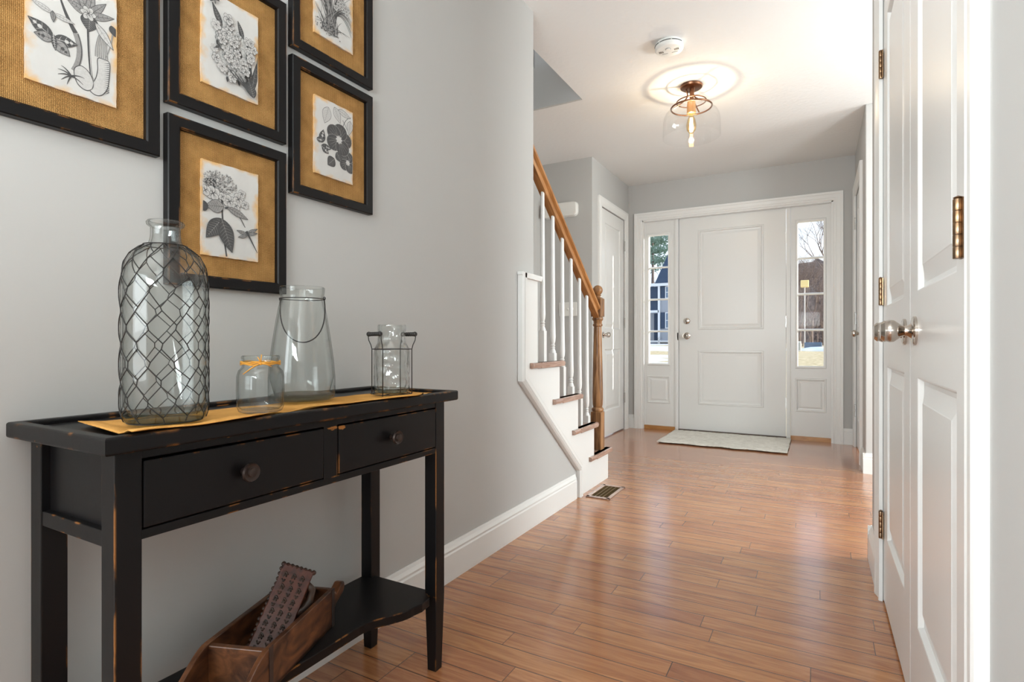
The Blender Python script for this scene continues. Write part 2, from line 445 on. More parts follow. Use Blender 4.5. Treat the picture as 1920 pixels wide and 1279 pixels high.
# ------------------------------------------------------------------ mesh helpers
class MB:
    def __init__(s):
        s.v = []; s.f = []; s.mi = []; s.cur = 0; s.T = None

    def add(s, verts, faces):
        o = len(s.v)
        if s.T: verts = [tuple(s.T @ Vector(p)) for p in verts]
        s.v += [tuple(p) for p in verts]
        s.f += [tuple(i + o for i in f) for f in faces]
        s.mi += [s.cur] * len(faces)
        return s

    def box(s, x0, x1, y0, y1, z0, z1):
        x0, x1 = min(x0, x1), max(x0, x1); y0, y1 = min(y0, y1), max(y0, y1); z0, z1 = min(z0, z1), max(z0, z1)
        v = [(x0, y0, z0), (x1, y0, z0), (x1, y1, z0), (x0, y1, z0), (x0, y0, z1), (x1, y0, z1), (x1, y1, z1), (x0, y1, z1)]
        return s.add(v, [(0, 3, 2, 1), (4, 5, 6, 7), (0, 1, 5, 4), (1, 2, 6, 5), (2, 3, 7, 6), (3, 0, 4, 7)])

    def hexa(s, bot, top):
        n = len(bot)
        v = list(bot) + list(top)
        f = [tuple(range(n))[::-1], tuple(range(n, 2 * n))] + [(i, (i + 1) % n, n + (i + 1) % n, n + i) for i in range(n)]
        return s.add(v, f)

    def prism(s, poly, axis, a, b):
        def P(u, w, t):
            return {'x': (t, u, w), 'y': (u, t, w), 'z': (u, w, t)}[axis]
        return s.hexa([P(u, w, a) for u, w in poly], [P(u, w, b) for u, w in poly])

    def lathe(s, prof, c, seg=32, close=False, axis='z'):
        v = []; f = []
        n = len(prof)
        for i in range(seg):
            a = 2 * PI * i / seg
            for r, h in prof:
                p = (r * math.cos(a), r * math.sin(a), h)
                if axis == 'x': p = (h, p[0], p[1])
                elif axis == '-x': p = (-h, p[0], -p[1])
                elif axis == 'y': p = (p[0], h, p[1])
                elif axis == '-y': p = (p[0], -h, p[1])
                v.append((c[0] + p[0], c[1] + p[1], c[2] + p[2]))
        m = n if close else n - 1
        for i in range(seg):
            j = (i + 1) % seg
            for k in range(m):
                k2 = (k + 1) % n
                f.append((i * n + k, j * n + k, j * n + k2, i * n + k2))
        if not close:
            if prof[0][0] > 1e-6: f.append(tuple(i * n for i in range(seg))[::-1])
            if prof[-1][0] > 1e-6: f.append(tuple(i * n + n - 1 for i in range(seg)))
        return s.add(v, f)

    def tube(s, pts, r, seg=6, closed=False, taper=None):
        pts = [Vector(p) for p in pts]
        n = len(pts); v = []; f = []
        up = None
        for i, p in enumerate(pts):
            if closed: t = (pts[(i + 1) % n] - pts[i - 1])
            else: t = (pts[min(i + 1, n - 1)] - pts[max(i - 1, 0)])
            if t.length < 1e-9: t = Vector((0, 0, 1))
            t.normalize()
            if up is None: up = t.orthogonal().normalized()
            else:
                up = up - t * up.dot(t)
                if up.length < 1e-6: up = t.orthogonal()
                up.normalize()
            w = t.cross(up)
            rr = r if taper is None else r + (taper - r) * i / (n - 1)
            for k in range(seg):
                a = 2 * PI * k / seg
                v.append(tuple(p + up * (rr * math.cos(a)) + w * (rr * math.sin(a))))
        m = n if closed else n - 1
        for i in range(m):
            j = (i + 1) % n
            for k in range(seg):
                f.append((i * seg + k, i * seg + (k + 1) % seg, j * seg + (k + 1) % seg, j * seg + k))
        if not closed:
            f.append(tuple(range(seg))[::-1]); f.append(tuple((n - 1) * seg + k for k in range(seg)))
        return s.add(v, f)

    def sphere(s, c, r, seg=20, ring=12, sz=1):
        return s.lathe([(max(0, r * math.sin(PI * i / ring)), -r * sz * math.cos(PI * i / ring)) for i in range(ring + 1)], c, seg)

    def build(s, name, mat, parent=None, bevel=0, smooth=False, loc=None, segs=2, autos=False):
        root = parent
        while root is not None and root.parent is not None: root = root.parent
        org = Vector(root['org']) if root is not None else Vector(loc or (0, 0, 0))
        me = bpy.data.meshes.new(name)
        me.from_pydata([tuple(Vector(p) - org) for p in s.v], [], s.f)
        mats = mat if isinstance(mat, (list, tuple)) else [mat]
        for k in mats: me.materials.append(k)
        if len(mats) > 1: me.polygons.foreach_set('material_index', s.mi)
        if smooth or autos: me.polygons.foreach_set('use_smooth', [True] * len(me.polygons))
        import bmesh
        bm = bmesh.new(); bm.from_mesh(me)
        bmesh.ops.remove_doubles(bm, verts=bm.verts, dist=1e-6)
        bmesh.ops.recalc_face_normals(bm, faces=bm.faces)
        if autos:
            for e in bm.edges:
                if len(e.link_faces) == 2 and e.calc_face_angle(0) > math.radians(38): e.smooth = False
        bm.to_mesh(me); bm.free()
        me.update()
        o = bpy.data.objects.new(name, me)
        C.objects.link(o)
        if parent is not None: o.parent = parent
        else:
            o.location = org; o['org'] = tuple(org)
        if bevel:
            md = o.modifiers.new('bevel', 'BEVEL'); md.width = bevel; md.segments = segs; md.limit_method = 'ANGLE'
            md.angle_limit = math.radians(40); md.harden_normals = False
        return o


def tag(o, label=None, cat=None, group=None, kind=None):
    if label: o['label'] = label
    if cat: o['category'] = cat
    if group: o['group'] = group
    if kind: o['kind'] = kind
    return o


def thing(name, loc, label, cat, group=None):
    o = bpy.data.objects.new(name, None)
    C.objects.link(o)
    o.location = loc
    o.empty_display_size = 0.05
    o['org'] = tuple(loc)
    return tag(o, label, cat, group)


def struct(o, label=None, cat=None):
    o['kind'] = 'structure'
    if label: o['label'] = label
    if cat: o['category'] = cat
    return o


def mapper(plane, at, sign):
    # (u along, v up, w outwards) -> world
    if plane == 'x': return lambda u, v, w: (at + sign * w, u, v)
    return lambda u, v, w: (u, at + sign * w, v)


def panel_sheet(mb, M, u0, u1, v0, v1, thick, panels, steps):
    # slab with front at w=0 and raised/recessed panels.
    def quad(a, b, c, d): mb.add([M(*a), M(*b), M(*c), M(*d)], [(0, 1, 2, 3)])
    ps = sorted(panels, key=lambda p: p[2])
    pu0 = min(p[0] for p in ps); pu1 = max(p[1] for p in ps)
    quad((u0, v0, 0), (pu0, v0, 0), (pu0, v1, 0), (u0, v1, 0))
    quad((pu1, v0, 0), (u1, v0, 0), (u1, v1, 0), (pu1, v1, 0))
    vc = v0
    for p in ps:
        quad((pu0, vc, 0), (pu1, vc, 0), (pu1, p[2], 0), (pu0, p[2], 0))
        vc = p[3]
        prev = (p[0], p[1], p[2], p[3], 0)
        for off, dep in steps:
            cur = (p[0] + off, p[1] - off, p[2] + off, p[3] - off, dep)
            a = [(prev[0], prev[2]), (prev[1], prev[2]), (prev[1], prev[3]), (prev[0], prev[3])]
            b = [(cur[0], cur[2]), (cur[1], cur[2]), (cur[1], cur[3]), (cur[0], cur[3])]
            for i in range(4):
                j = (i + 1) % 4
                quad((*a[i], prev[4]), (*a[j], prev[4]), (*b[j], cur[4]), (*b[i], cur[4]))
            prev = cur
        quad((prev[0], prev[2], prev[4]), (prev[1], prev[2], prev[4]), (prev[1], prev[3], prev[4]), (prev[0], prev[3], prev[4]))
    quad((pu0, vc, 0), (pu1, vc, 0), (pu1, v1, 0), (pu0, v1, 0))
    # sides and back
    quad((u0, v0, -thick), (u1, v0, -thick), (u1, v1, -thick), (u0, v1, -thick))
    quad((u0, v0, 0), (u0, v1, 0), (u0, v1, -thick), (u0, v0, -thick))
    quad((u1, v0, 0), (u1, v1, 0), (u1, v1, -thick), (u1, v0, -thick))
    quad((u0, v0, 0), (u1, v0, 0), (u1, v0, -thick), (u0, v0, -thick))
    quad((u0, v1, 0), (u1, v1, 0), (u1, v1, -thick), (u0, v1, -thick))


STEPS = [(0.006, -0.007), (0.016, -0.009), (0.045, -0.002), (0.047, -0.0015)]


def sweep(mb, path, prof, M, close=False):
    """profile (a outward from path to its left side, w out of the plane) swept along a 2D path (u,v) with mitres"""
    n = len(path); rings = []
    for i in range(n):
        p = Vector(path[i])
        d0 = (p - Vector(path[i - 1])).normalized() if (i > 0 or close) else None
        d1 = (Vector(path[(i + 1) % n]) - p).normalized() if (i < n - 1 or close) else None
        if d0 is None: d0 = d1
        if d1 is None: d1 = d0
        n0 = Vector((-d0.y, d0.x)); n1 = Vector((-d1.y, d1.x))
        b = (n0 + n1); b.normalize()
        k = 1.0 / max(0.3, b.dot(n0))
        rings.append([M(*(p + b * (a * k)), w) for a, w in prof])
    m = len(prof); v = [q for r in rings for q in r]; f = []
    for i in range(n if close else n - 1):
        j = (i + 1) % n
        for k in range(m):
            k2 = (k + 1) % m
            f.append((i * m + k, j * m + k, j * m + k2, i * m + k2))
    if not close:
        f.append(tuple(range(m))); f.append(tuple((n - 1) * m + k for k in range(m)))
    mb.add(v, f)


CAS = [(0, 0), (0, 0.011), (0.006, 0.013), (0.012, 0.010), (0.030, 0.012), (0.050, 0.017), (0.058, 0.020), (0.075, 0.020), (0.080, 0.017), (0.080, 0)]
BASE = [(0, 0), (0, 0.015), (0.098, 0.015), (0.104, 0.012), (0.112, 0.013), (0.124, 0.007), (0.135, 0.004), (0.135, 0)]


def knob_set(name, parent, c, ax, mat, r=0.026, stem=0.045, ros=0.033, label=None):
    mb = MB()
    mb.lathe([(ros * 0.6, 0), (ros, 0.0), (ros, 0.005), (ros * 0.9, 0.007), (ros * 0.72, 0.008), (ros * 0.5, 0.009), (ros * 0.36, 0.016), (0.0105, 0.022), (0.0105, stem - 0.008),
              (0.014, stem - 0.002), (r * 0.72, stem + 0.004), (r * 0.96, stem + 0.012), (r, stem + 0.02), (r * 0.9, stem + 0.028), (r * 0.94, stem + 0.031),
              (r * 0.7, stem + 0.038), (0.0, stem + 0.040)], c, 28, axis=ax)
    return mb.build(name, mat, parent, autos=True)


def hinge(parent, c, axis, mat, h=0.09, r=0.0055, leaf=0.012, sgn=1):
    mb = MB()
    x, y, z = c
    for k in range(5):
        a = z - h / 2 + k * h / 5
        mb.lathe([(r * 0.96, 0), (r, 0.0006), (r, h / 5 - 0.0010), (r * 0.96, h / 5 - 0.0005)], (x, y, a), 14)
    mb.lathe([(r * 0.7, 0), (r * 0.95, 0.002), (0, 0.005)], (x, y, z + h / 2), 12)
    if axis == 'x':   # wall normal along x: leaf lies in y
        mb.box(x - 0.0015 + sgn * 0.005, x + 0.0015 + sgn * 0.005, y - leaf, y + leaf, z - h / 2, z + h / 2)
    else:
        mb.box(x - leaf, x + leaf, y - 0.0015 + sgn * 0.005, y + 0.0015 + sgn * 0.005, z - h / 2, z + h / 2)
    return mb.build('hinge', mat, parent, autos=True)


# ------------------------------------------------------------------ dimensions
H = 2.44
XL = -1.18      # left hall wall
XR = 0.193       # right hall wall
XF = -1.67      # left wall of foyer
XG = 0.28       # right wall of foyer
YB = 5.44       # front wall
YS = 4.41       # wall beside stairs
XS = -2.16      # far wall of the stairs
YE = 2.336      # end of left hall wall

# floor, ceiling
struct(MB().box(-3.75, 3.2, -3.7, 5.56, -0.08, 0).build('floor', M_floor))
mb = MB()
mb.box(-1.33, 3.2, -3.7, 5.56, H, H + 0.28)
mb.box(-2.3, -1.33, 3.344, 5.56, H, H + 0.28)
mb.box(-3.75, -1.33, -3.7, 0.12, H, H + 0.28)
struct(mb.build('ceiling', M_ceil))
# upper floor shaft over the stairs
mb = MB()
mb.box(-2.3, -2.16, 0.12, 4.3, H, 5.0)
mb.box(-1.33, -1.21, 0.12, 4.3, H + 0.28, 5.0)
mb.box(-2.3, -1.2, 4.3, 4.4, H + 0.28, 5.0)
mb.box(-2.3, -1.2, 0.0, 0.12, H + 0.28, 5.0)
mb.box(-2.155, -1.335, 3.326, 3.3435, H + 0.001, H + 0.28)
struct(mb.build('wall_upstairs', M_wall))
struct(MB().box(-2.3, -1.2, 0.0, 4.4, 5.0, 5.08).build('ceiling', M_ceil))

# walls
struct(MB().box(XL - 0.12, XL, 0.03, YE, 0, H).prism([(YE, 0), (2.875, 0), (2.875, 0.165), (YE, 0.60)], 'x', -1.1895, XL).build('wall_left', M_wall))
struct(MB().box(-3.6, XL - 0.12, 0.03, 0.15, 0, H).build('wall_left_return', M_wall))
struct(MB().box(XS - 0.12, XS, 0.15, 4.6, 0, H).build('wall_stairs', M_wall))
# wall block beside the stairs (closet behind the left foyer door)
mb = MB()
DL0, DL1, DLT = 4.633, 5.300, 2.065
mb.box(XS, XF - 0.12, YS, YS + 0.12, 0, H)
mb.box(XF - 0.12, XF, YS, DL0 - 0.01, 0, H)
mb.box(XF - 0.12, XF, DL1 + 0.01, YB + 0.12, 0, H)
mb.box(XF - 0.12, XF, DL0 - 0.01, DL1 + 0.01, DLT + 0.01, H)
struct(mb.build('wall_foyer_left', M_wall))
# front wall
mb = MB()
FX0, FX1, FT = -1.53, 0.12, 2.075
mb.box(XF, FX0, YB, YB + 0.12, 0, H)
mb.box(FX1, XG + 0.12, YB, YB + 0.09, 0, H)
mb.box(FX0, FX1, YB, YB + 0.12, FT, H)
struct(mb.build('wall_front', M_wall))
# right foyer wall with door
DR0, DR1 = 4.66, 5.33
mb = MB()
mb.box(XG, XG + 0.12, 4.31, DR0 - 0.01, 0, H)
mb.box(XG, XG + 0.12, DR1 + 0.01, YB, 0, H)
mb.box(XG, XG + 0.12, DR0 - 0.01, DR1 + 0.01, DLT + 0.01, H)
mb.box(XG + 0.12, 3.2, 4.31, 4.43, 0, H)
struct(mb.build('wall_foyer_right', M_wall, bevel=0.006))
# right hall wall with closet opening
CY0, CY1, CT = 1.012, 2.215, 2.04
mb = MB()
mb.box(XR, XR + 0.12, -1.0, CY0 - 0.004, 0, H)
mb.box(XR, XR + 0.12, CY1 + 0.004, 2.62, 0, H)
mb.box(XR, XR + 0.12, CY0 - 0.004, CY1 + 0.004, CT + 0.004, H)
mb.box(XR + 0.12, 3.2, 2.50, 2.62, 0, H)
mb.box(XR + 0.12, 3.2, -1.0, -0.88, 0, H)
struct(mb.build('wall_right', M_wall, bevel=0.006))
# rooms behind
mb = MB()
mb.box(-3.75, -3.10, -3.7, -3.55, 0, H); mb.box(-3.75, -3.6, -3.55, 0.15, 0, H); mb.box(0.0, 3.2, -3.7, -3.55, 0, H)
mb.box(-3.10, 0.0, -3.7, -3.55, 0, 0.45); mb.box(-3.10, 0.0, -3.7, -3.55, 2.25, H)
struct(mb.build('wall_back', M_wall))
mb = MB()
for a, b, c, d in ((-3.55, -2.65, 0, H), (-0.85, 2.73, 0, H), (4.19, 4.43, 0, H), (-2.65, -0.85, 0, H), (2.73, 4.19, 0, H)):
    mb.box(3.06, 3.2, a, b, c, d)
struct(mb.build('wall_far_right', M_wall))

MB().prism([(2.73 + 0.0365 * i, 0) for i in range(2)] and [(2.73, 0.5), (4.19, 0.5), (4.19, 2.2), (2.73, 2.2)], 'x', 3.045, 3.058).build('passage_fill_board', M_trim, loc=(3.05, 3.46, 1.35))['kind'] = 'structure'  # plain board added behind the passage fill light, wall is solid here

# ------------------------------------------------------------------ baseboards and casings
def baseboard(name, pts_plane):
    mb = MB()
    for plane, at, sign, u0, u1 in pts_plane:
        M = mapper(plane, at, sign)
        v = [M(u, a, w) for u in (u0, u1) for a, w in BASE]
        m = len(BASE)
        f = [(k, (k + 1) % m, m + (k + 1) % m, m + k) for k in range(m)] + [tuple(range(m)), tuple(range(m, 2 * m))]
        mb.add(v, f)
    return struct(mb.build(name, M_trim))


baseboard('baseboard_left', [('x', XL, 1, 0.03, 2.845)])
baseboard('baseboard_right', [('x', XR, -1, 2.300, 2.632), ('y', 2.62, 1, XR - 0.015, 3.0), ('x', XR, -1, -1.0, 0.90)])
baseboard('baseboard_front', [('y', YB, -1, XF + 0.0, -1.605), ('y', YB, -1, 0.195, XG)])
baseboard('baseboard_foyer_right', [('x', XG, -1, 4.298, 4.582), ('y', 4.31, -1, XG - 0.015, 3.0)])
baseboard('baseboard_stairs', [('y', YS, -1, XS, XF), ('x', XF, 1, YS - 0.012, 4.55)])


def casing(name, M, u0, u1, top, mat=M_trim, prof=CAS, jamb=None):
    mb = MB()
    sweep(mb, [(u0, 0), (u0, top), (u1, top), (u1, 0)], prof, M)
    if jamb:
        d = jamb
        for a, b, c, e in ((u0, u0 + 0.004, 0, top), (u1 - 0.004, u1, 0, top), (u0, u1, top - 0.004, top)):
            q = [M(a, c, 0.004), M(b, c, 0.004), M(b, e, 0.004), M(a, e, 0.004)]
            q2 = [M(a, c, -d), M(b, c, -d), M(b, e, -d), M(a, e, -d)]
            mb.hexa(q, q2)
    return struct(mb.build(name, mat))


MR = mapper('x', XR, -1)
CASR = [(a, w * 0.95) for a, w in CAS]
casing('trim_1', MR, CY0 - 0.022, CY1 + 0.004, CT + 0.004, prof=CASR)
ML = mapper('x', XF, 1)
casing('trim_2', ML, DL0 - 0.004, DL1 + 0.004, DLT + 0.004)
MG = mapper('x', XG, -1)
casing('trim_3', MG, DR0 - 0.004, DR1 + 0.004, DLT + 0.004)
MF = mapper('y', YB, -1)
casing('trim_4', MF, FX0, FX1, FT, prof=[(0, -0.05)] + [(0, 0.004), (0.004, 0.008), (0.010, 0.012), (0.022, 0.012), (0.024, 0.017), (0.052, 0.018), (0.056, 0.022), (0.074, 0.022), (0.074, 0)])

# ------------------------------------------------------------------ doors
def slab_door(name, M, u0, u1, v0, v1, panels, thick=0.035, steps=STEPS, org=(0, 0, 0), mat=M_door):
    mb = MB()
    panel_sheet(mb, M, u0, u1, v0, v1, thick, panels, steps)
    return struct(mb.build(name, mat, loc=org))


# front door
MFD = mapper('y', 5.50, -1)
door = slab_door('door_1', MFD, -1.180, -0.244, 0.018, 2.068, [(-1.002, -0.425, 0.264, 0.785), (-1.002, -0.425, 0.984, 1.941)],
                 steps=[(0.004, 0.006), (0.016, 0.007), (0.022, -0.004), (0.032, -0.005), (0.052, -0.001)])
knob_set('knob', door, (-1.106, 5.497, 0.925), '-y', M_chrome, r=0.027)
mbk = MB().lathe([(0.02, 0), (0.030, 0), (0.030, 0.008), (0.024, 0.014), (0.012, 0.016), (0, 0.016)], (-1.106, 5.497, 1.069), 24, axis='-y')
mbk.box(-1.109, -1.103, 5.465, 5.482, 1.056, 1.082)
mbk.build('deadbolt', M_chrome, door, autos=True)
for z in (0.32, 1.05, 1.80): hinge(door, (-0.235, 5.486, z), 'y', M_hinge2, 0.1, sgn=1)
MB().box(-1.196, -1.180, 5.478, 5.50, 0.885, 0.955).build('strike_plate', M_hinge2, door)

# sidelights (window_1 left, window_2 right)
def sidelight(name, x0, x1, gx0, gx1, pz0, pz1):
    Mx = mapper('y', 5.49, -1)
    mb = MB()
    panel_sheet(mb, Mx, x0, x1, 0.035, FT, 0.04, [(gx0 - 0.022, gx1 + 0.022, pz0, pz1)],
                [(0.004, 0.006), (0.012, 0.006), (0.018, -0.004), (0.030, -0.005), (0.045, 0.000)])
    # cut out the glass: rebuild faces as bars instead
    mb = MB()
    def bar(a, b, c, d, w0=0.0, w1=-0.04):
        mb.hexa([Mx(a, c, w0), Mx(b, c, w0), Mx(b, d, w0), Mx(a, d, w0)], [Mx(a, c, w1), Mx(b, c, w1), Mx(b, d, w1), Mx(a, d, w1)])
    g0, g1 = 0.655, 1.925
    bar(x0, gx0 - 0.012, g0 - 0.012, FT); bar(gx1 + 0.012, x1, g0 - 0.012, FT); bar(gx0 - 0.012, gx1 + 0.012, g1 + 0.012, FT)
    mb2 = MB()
    panel_sheet(mb2, Mx, x0, x1, 0.035, g0 - 0.012, 0.04, [(gx0 - 0.022, gx1 + 0.022, pz0, pz1)],
                [(0.004, 0.006), (0.012, 0.006), (0.018, -0.004), (0.030, -0.005), (0.045, 0.000)])
    mb.add(mb2.v, mb2.f)
    root = struct(mb.build(name, M_door))
    fr = MB()
    sweep(fr, [(gx0, g0), (gx0, g1), (gx1, g1), (gx1, g0)], [(0, -0.030), (0, 0.004), (0.006, 0.010), (0.016, 0.010), (0.022, 0.004), (0.022, 0)], Mx, close=True)
    fr.build('window_frame', M_trim, root)
    for k in (1, 2, 3):
        z = g0 + (g1 - g0) * k / 4
        m_ = MB()
        m_.hexa([Mx(gx0, z - 0.010, -0.022), Mx(gx1, z - 0.010, -0.022), Mx(gx1, z + 0.010, -0.022), Mx(gx0, z + 0.010, -0.022)],
                [Mx(gx0, z - 0.005, -0.008), Mx(gx1, z - 0.005, -0.008), Mx(gx1, z + 0.005, -0.008), Mx(gx0, z + 0.005, -0.008)])
        m_.build('muntin', M_trim, root)
    MB().box(gx0, gx1, 5.514, 5.517, g0, g1).build('pane', M_pane, root)
    MB().box(x0, x1, 5.465, 5.53, 0.0, 0.035).build('threshold', M_thresh, root)
    return root


sidelight('window_1', -1.53, -1.215, -1.470, -1.285, 0.256, 0.530)
sidelight('window_2', -0.205, 0.12, -0.147, 0.049, 0.250, 0.545)
mb = MB()
for a, b in ((-1.217, -1.184), (-0.240, -0.207)):
    mb.box(a, b, 5.478, 5.53, 0, FT)
    mb.box(a + 0.010, b - 0.010, 5.474, 5.50, 0, FT)
mb.box(-1.2, -0.22, 5.475, 5.56, 2.070, FT)
mb.box(FX0 - 0.002, FX0 + 0.014, 5.438, 5.495, 0, FT); mb.box(FX1 - 0.014, FX1 + 0.002, 5.438, 5.495, 0, FT); mb.box(FX0, FX1, 5.438, 5.495, FT - 0.010, FT + 0.002)
struct(mb.build('trim_5', M_trim))
struct(MB().box(-1.184, -0.24, 5.47, 5.56, 0, 0.016).build('trim_6', simple('bronze_sill', (0.10, 0.06, 0.04), 0.4, 0.5)))

# left foyer closet door
d = slab_door('door_2', mapper('x', XF - 0.006, 1), DL0, DL1, 0.012, DLT, [(DL0 + 0.115, DL1 - 0.115, 0.235, 0.80), (DL0 + 0.115, DL1 - 0.115, 0.985, 1.945)])
knob_set('knob', d, (XF - 0.006, DL0 + 0.065, 0.93), 'x', M_chrome, r=0.025, stem=0.03, ros=0.028)
for z in (0.315, 1.053, 1.811): hinge(d, (XF + 0.006, DL1 + 0.003, z), 'x', M_hinge2, 0.095, sgn=-1)
# right foyer door
d = slab_door('door_3', mapper('x', XG + 0.006, -1), DR0, DR1, 0.012, DLT, [(DR0 + 0.115, DR1 - 0.115, 0.235, 0.80), (DR0 + 0.115, DR1 - 0.115, 0.985, 1.945)])
knob_set('knob', d, (XG + 0.006, DR0 + 0.065, 0.93), '-x', M_chrome, r=0.025, stem=0.03, ros=0.028)
for z in (0.30, 1.06, 1.84): hinge(d, (XG - 0.007, DR1 + 0.003, z), 'x', M_hinge2, 0.095, sgn=1)
# double closet doors at the right of the hall
YM = 1.612
MC = mapper('x', XR + 0.002, -1)
STEPC = [(0.003, -0.001), (0.009, -0.011), (0.018, -0.012), (0.052, -0.003), (0.054, -0.002)]
d = slab_door('door_4', MC, CY0, YM - 0.003, 0.012, CT, [(CY0 + 0.10, YM - 0.105, 0.235, 0.795), (CY0 + 0.10, YM - 0.105, 0.985, 1.925)], steps=STEPC)
knob_set('knob', d, (XR + 0.002, YM - 0.083, 0.898), '-x', M_chrome, r=0.026, stem=0.029)
for z in (0.26, 1.04, 1.80): hinge(d, (XR - 0.012, CY0 + 0.012, z), 'x', M_hinge, 0.088, 0.0065, sgn=1)
d = slab_door('door_5', MC, YM + 0.003, CY1, 0.012, CT, [(YM + 0.105, CY1 - 0.10, 0.235, 0.795), (YM + 0.105, CY1 - 0.10, 0.985, 1.925)], steps=STEPC)
knob_set('knob', d, (XR + 0.002, YM + 0.083, 0.898), '-x', M_chrome, r=0.026, stem=0.029)
for z in (0.26, 1.04, 1.80): hinge(d, (XR - 0.007, CY1 - 0.006, z), 'x', M_hinge, 0.090, 0.006, sgn=1)

# ------------------------------------------------------------------ staircase
RISE, RUN, Y1 = 0.193, 0.252, 3.375
st = thing('staircase', (-1.66, Y1, 0), 'white staircase with reddish oak treads climbing behind the left wall', 'staircase')
mb = MB()
for k in range(12):     # body and risers
    y = Y1 - RUN * k
    x1 = -1.19 if k < 4 else -1.31
    mb.box(-2.155, x1, y - RUN if k < 11 else y - 0.3, y, 0.0, RISE * (k + 1) - 0.026)
mb.build('stair_body', M_trim, st)
for k in range(12):
    y = Y1 - RUN * k; z = RISE * (k + 1)
    if k < 4:
        t = MB()
        # tread with a rounded nose on front and on the open side
        xs = -1.158
        t.box(-2.155, xs + 0.010, y - RUN + 0.002, y + 0.020, z - 0.026, z)
        nose = [(0, 0), (0, 0.026)] + [(0.010 * math.sin(a), 0.013 + 0.013 * math.cos(a)) for a in [PI * i / 8 for i in range(1, 8)]]
        t.hexa([(-2.155, y + 0.020 + a, z - 0.026 + b) for a, b in nose], [(xs, y + 0.020 + a, z - 0.026 + b) for a, b in nose])
        t.hexa([(xs + a, y - RUN - 0.085, z - 0.026 + b) for a, b in nose], [(xs + a, y + 0.028, z - 0.026 + b) for a, b in nose])
        t.box(-1.192, xs, y - RUN - 0.085, y + 0.02, z - 0.026, z)
        t.build('tread', M_tread, st, bevel=0.0015)
        c = MB()
        cov = [(0, 0), (0.022, 0), (0.016, -0.008), (0.006, -0.014), (0, -0.022)]
        c.hexa([(-1.19 + a, y - RUN - 0.07, z - 0.026 + b) for a, b in cov], [(-1.19 + a, y + 0.012, z - 0.026 + b) for a, b in cov])
        c.build('cove_moulding', M_tread, st)
    else:
        MB().box(-2.155, -1.312, y - RUN, y + 0.028, z - 0.026, z).build('tread', M_tread, st)
# skirt board cladding the open side; knee casing on the wall end
mb = MB()
xk = XL + 0.016
mb.prism([(2.20, 0.70), (2.873, 0.165), (2.873, 0), (3.376, 0), (3.376, RISE - 0.03), (3.124, RISE - 0.03), (3.124, 2 * RISE - 0.03), (2.872, 2 * RISE - 0.03),
          (2.872, 3 * RISE - 0.03), (2.62, 3 * RISE - 0.03), (2.62, 4 * RISE - 0.03), (2.362, 4 * RISE - 0.03), (2.362, 1.165), (2.20, 1.18)], 'x', -1.1795, xk - 0.006)
mb.build('skirt_board', M_trim, st)
mb = MB()
prof = [(0, -0.016), (0, 0.006), (-0.008, 0.014), (-0.016, 0.004), (-0.020, 0.004), (-0.024, 0.010), (-0.040, 0.010), (-0.046, 0.002), (-0.050, 0.004), (-0.054, -0.002), (-0.054, -0.016)]
sweep(mb, [(2.182, 1.185), (2.182, 0.693), (2.868, 0.150), (2.868, 0.0)], [(-a, w) for a, w in prof], mapper('x', xk, 1))
mb.build('skirt_moulding', M_trim, st)
mb = MB()
mb.prism([(2.176, 1.188), (2.384, 1.184), (2.384, 1.173), (2.372, 1.160), (2.19, 1.164), (2.176, 1.176)], 'x', -1.1795, xk + 0.010)
mb.box(-1.312, -1.1795, YE + 0.0005, 2.384, 1.165, 1.184)
mb.build('knee_cap', M_trim, st)
mb = MB().box(-1.312, -1.176, YE, 2.366, 4 * RISE, 1.165)
mb.build('knee_post', M_trim, st)

# railing
XRAIL = -1.212
rl = thing('stair_railing', (XRAIL, 3.30, RISE), 'oak handrail with turned white balusters and oak newel post with ball top', 'railing')
# newel
def square_lathe(mb, c, parts):
    for kind, z0, z1, r0, r1 in parts: pass
nw = MB()
nx, ny = XRAIL, 3.300
hw = 0.034
nw.box(nx - hw, nx + hw, ny - hw, ny + hw, RISE, 0.430)
nw.lathe([(0.02, 0.42), (0.02, 1.04)], (nx, ny, 0), 12)
nw.box(nx - hw, nx + hw, ny - hw, ny + hw, 1.028, 1.140)
nw.hexa([(nx - hw, ny - hw, 1.14), (nx + hw, ny - hw, 1.14), (nx + hw, ny + hw, 1.14), (nx - hw, ny + hw, 1.14)],
        [(nx - .020, ny - .020, 1.152), (nx + .020, ny - .020, 1.152), (nx + .020, ny + .020, 1.152), (nx - .020, ny + .020, 1.152)])
newel = nw.build('newel_post', M_oak_v, rl, bevel=0.003)
MB().lathe([(0.033, 0.430), (0.037, 0.437), (0.038, 0.445), (0.035, 0.452), (0.028, 0.458), (0.032, 0.475), (0.0335, 0.52), (0.031, 0.70), (0.026, 0.90), (0.0245, 0.965),
            (0.031, 0.972), (0.031, 0.979), (0.026, 0.985), (0.027, 1.000), (0.034, 1.008), (0.035, 1.017), (0.030, 1.028)], (nx, ny, 0), 28).build('turned_shaft', M_oak_v, newel, autos=True)
MB().lathe([(0.018, 1.150), (0.016, 1.158), (0.024, 1.163), (0.016, 1.168)] + [(0.032 * math.sin(a), 1.195 - 0.032 * math.cos(a)) for a in [0.5 + i * (PI - 0.5) / 10 for i in range(11)]], (nx, ny, 0), 24).build('ball_finial', M_oak_v, newel, autos=True)
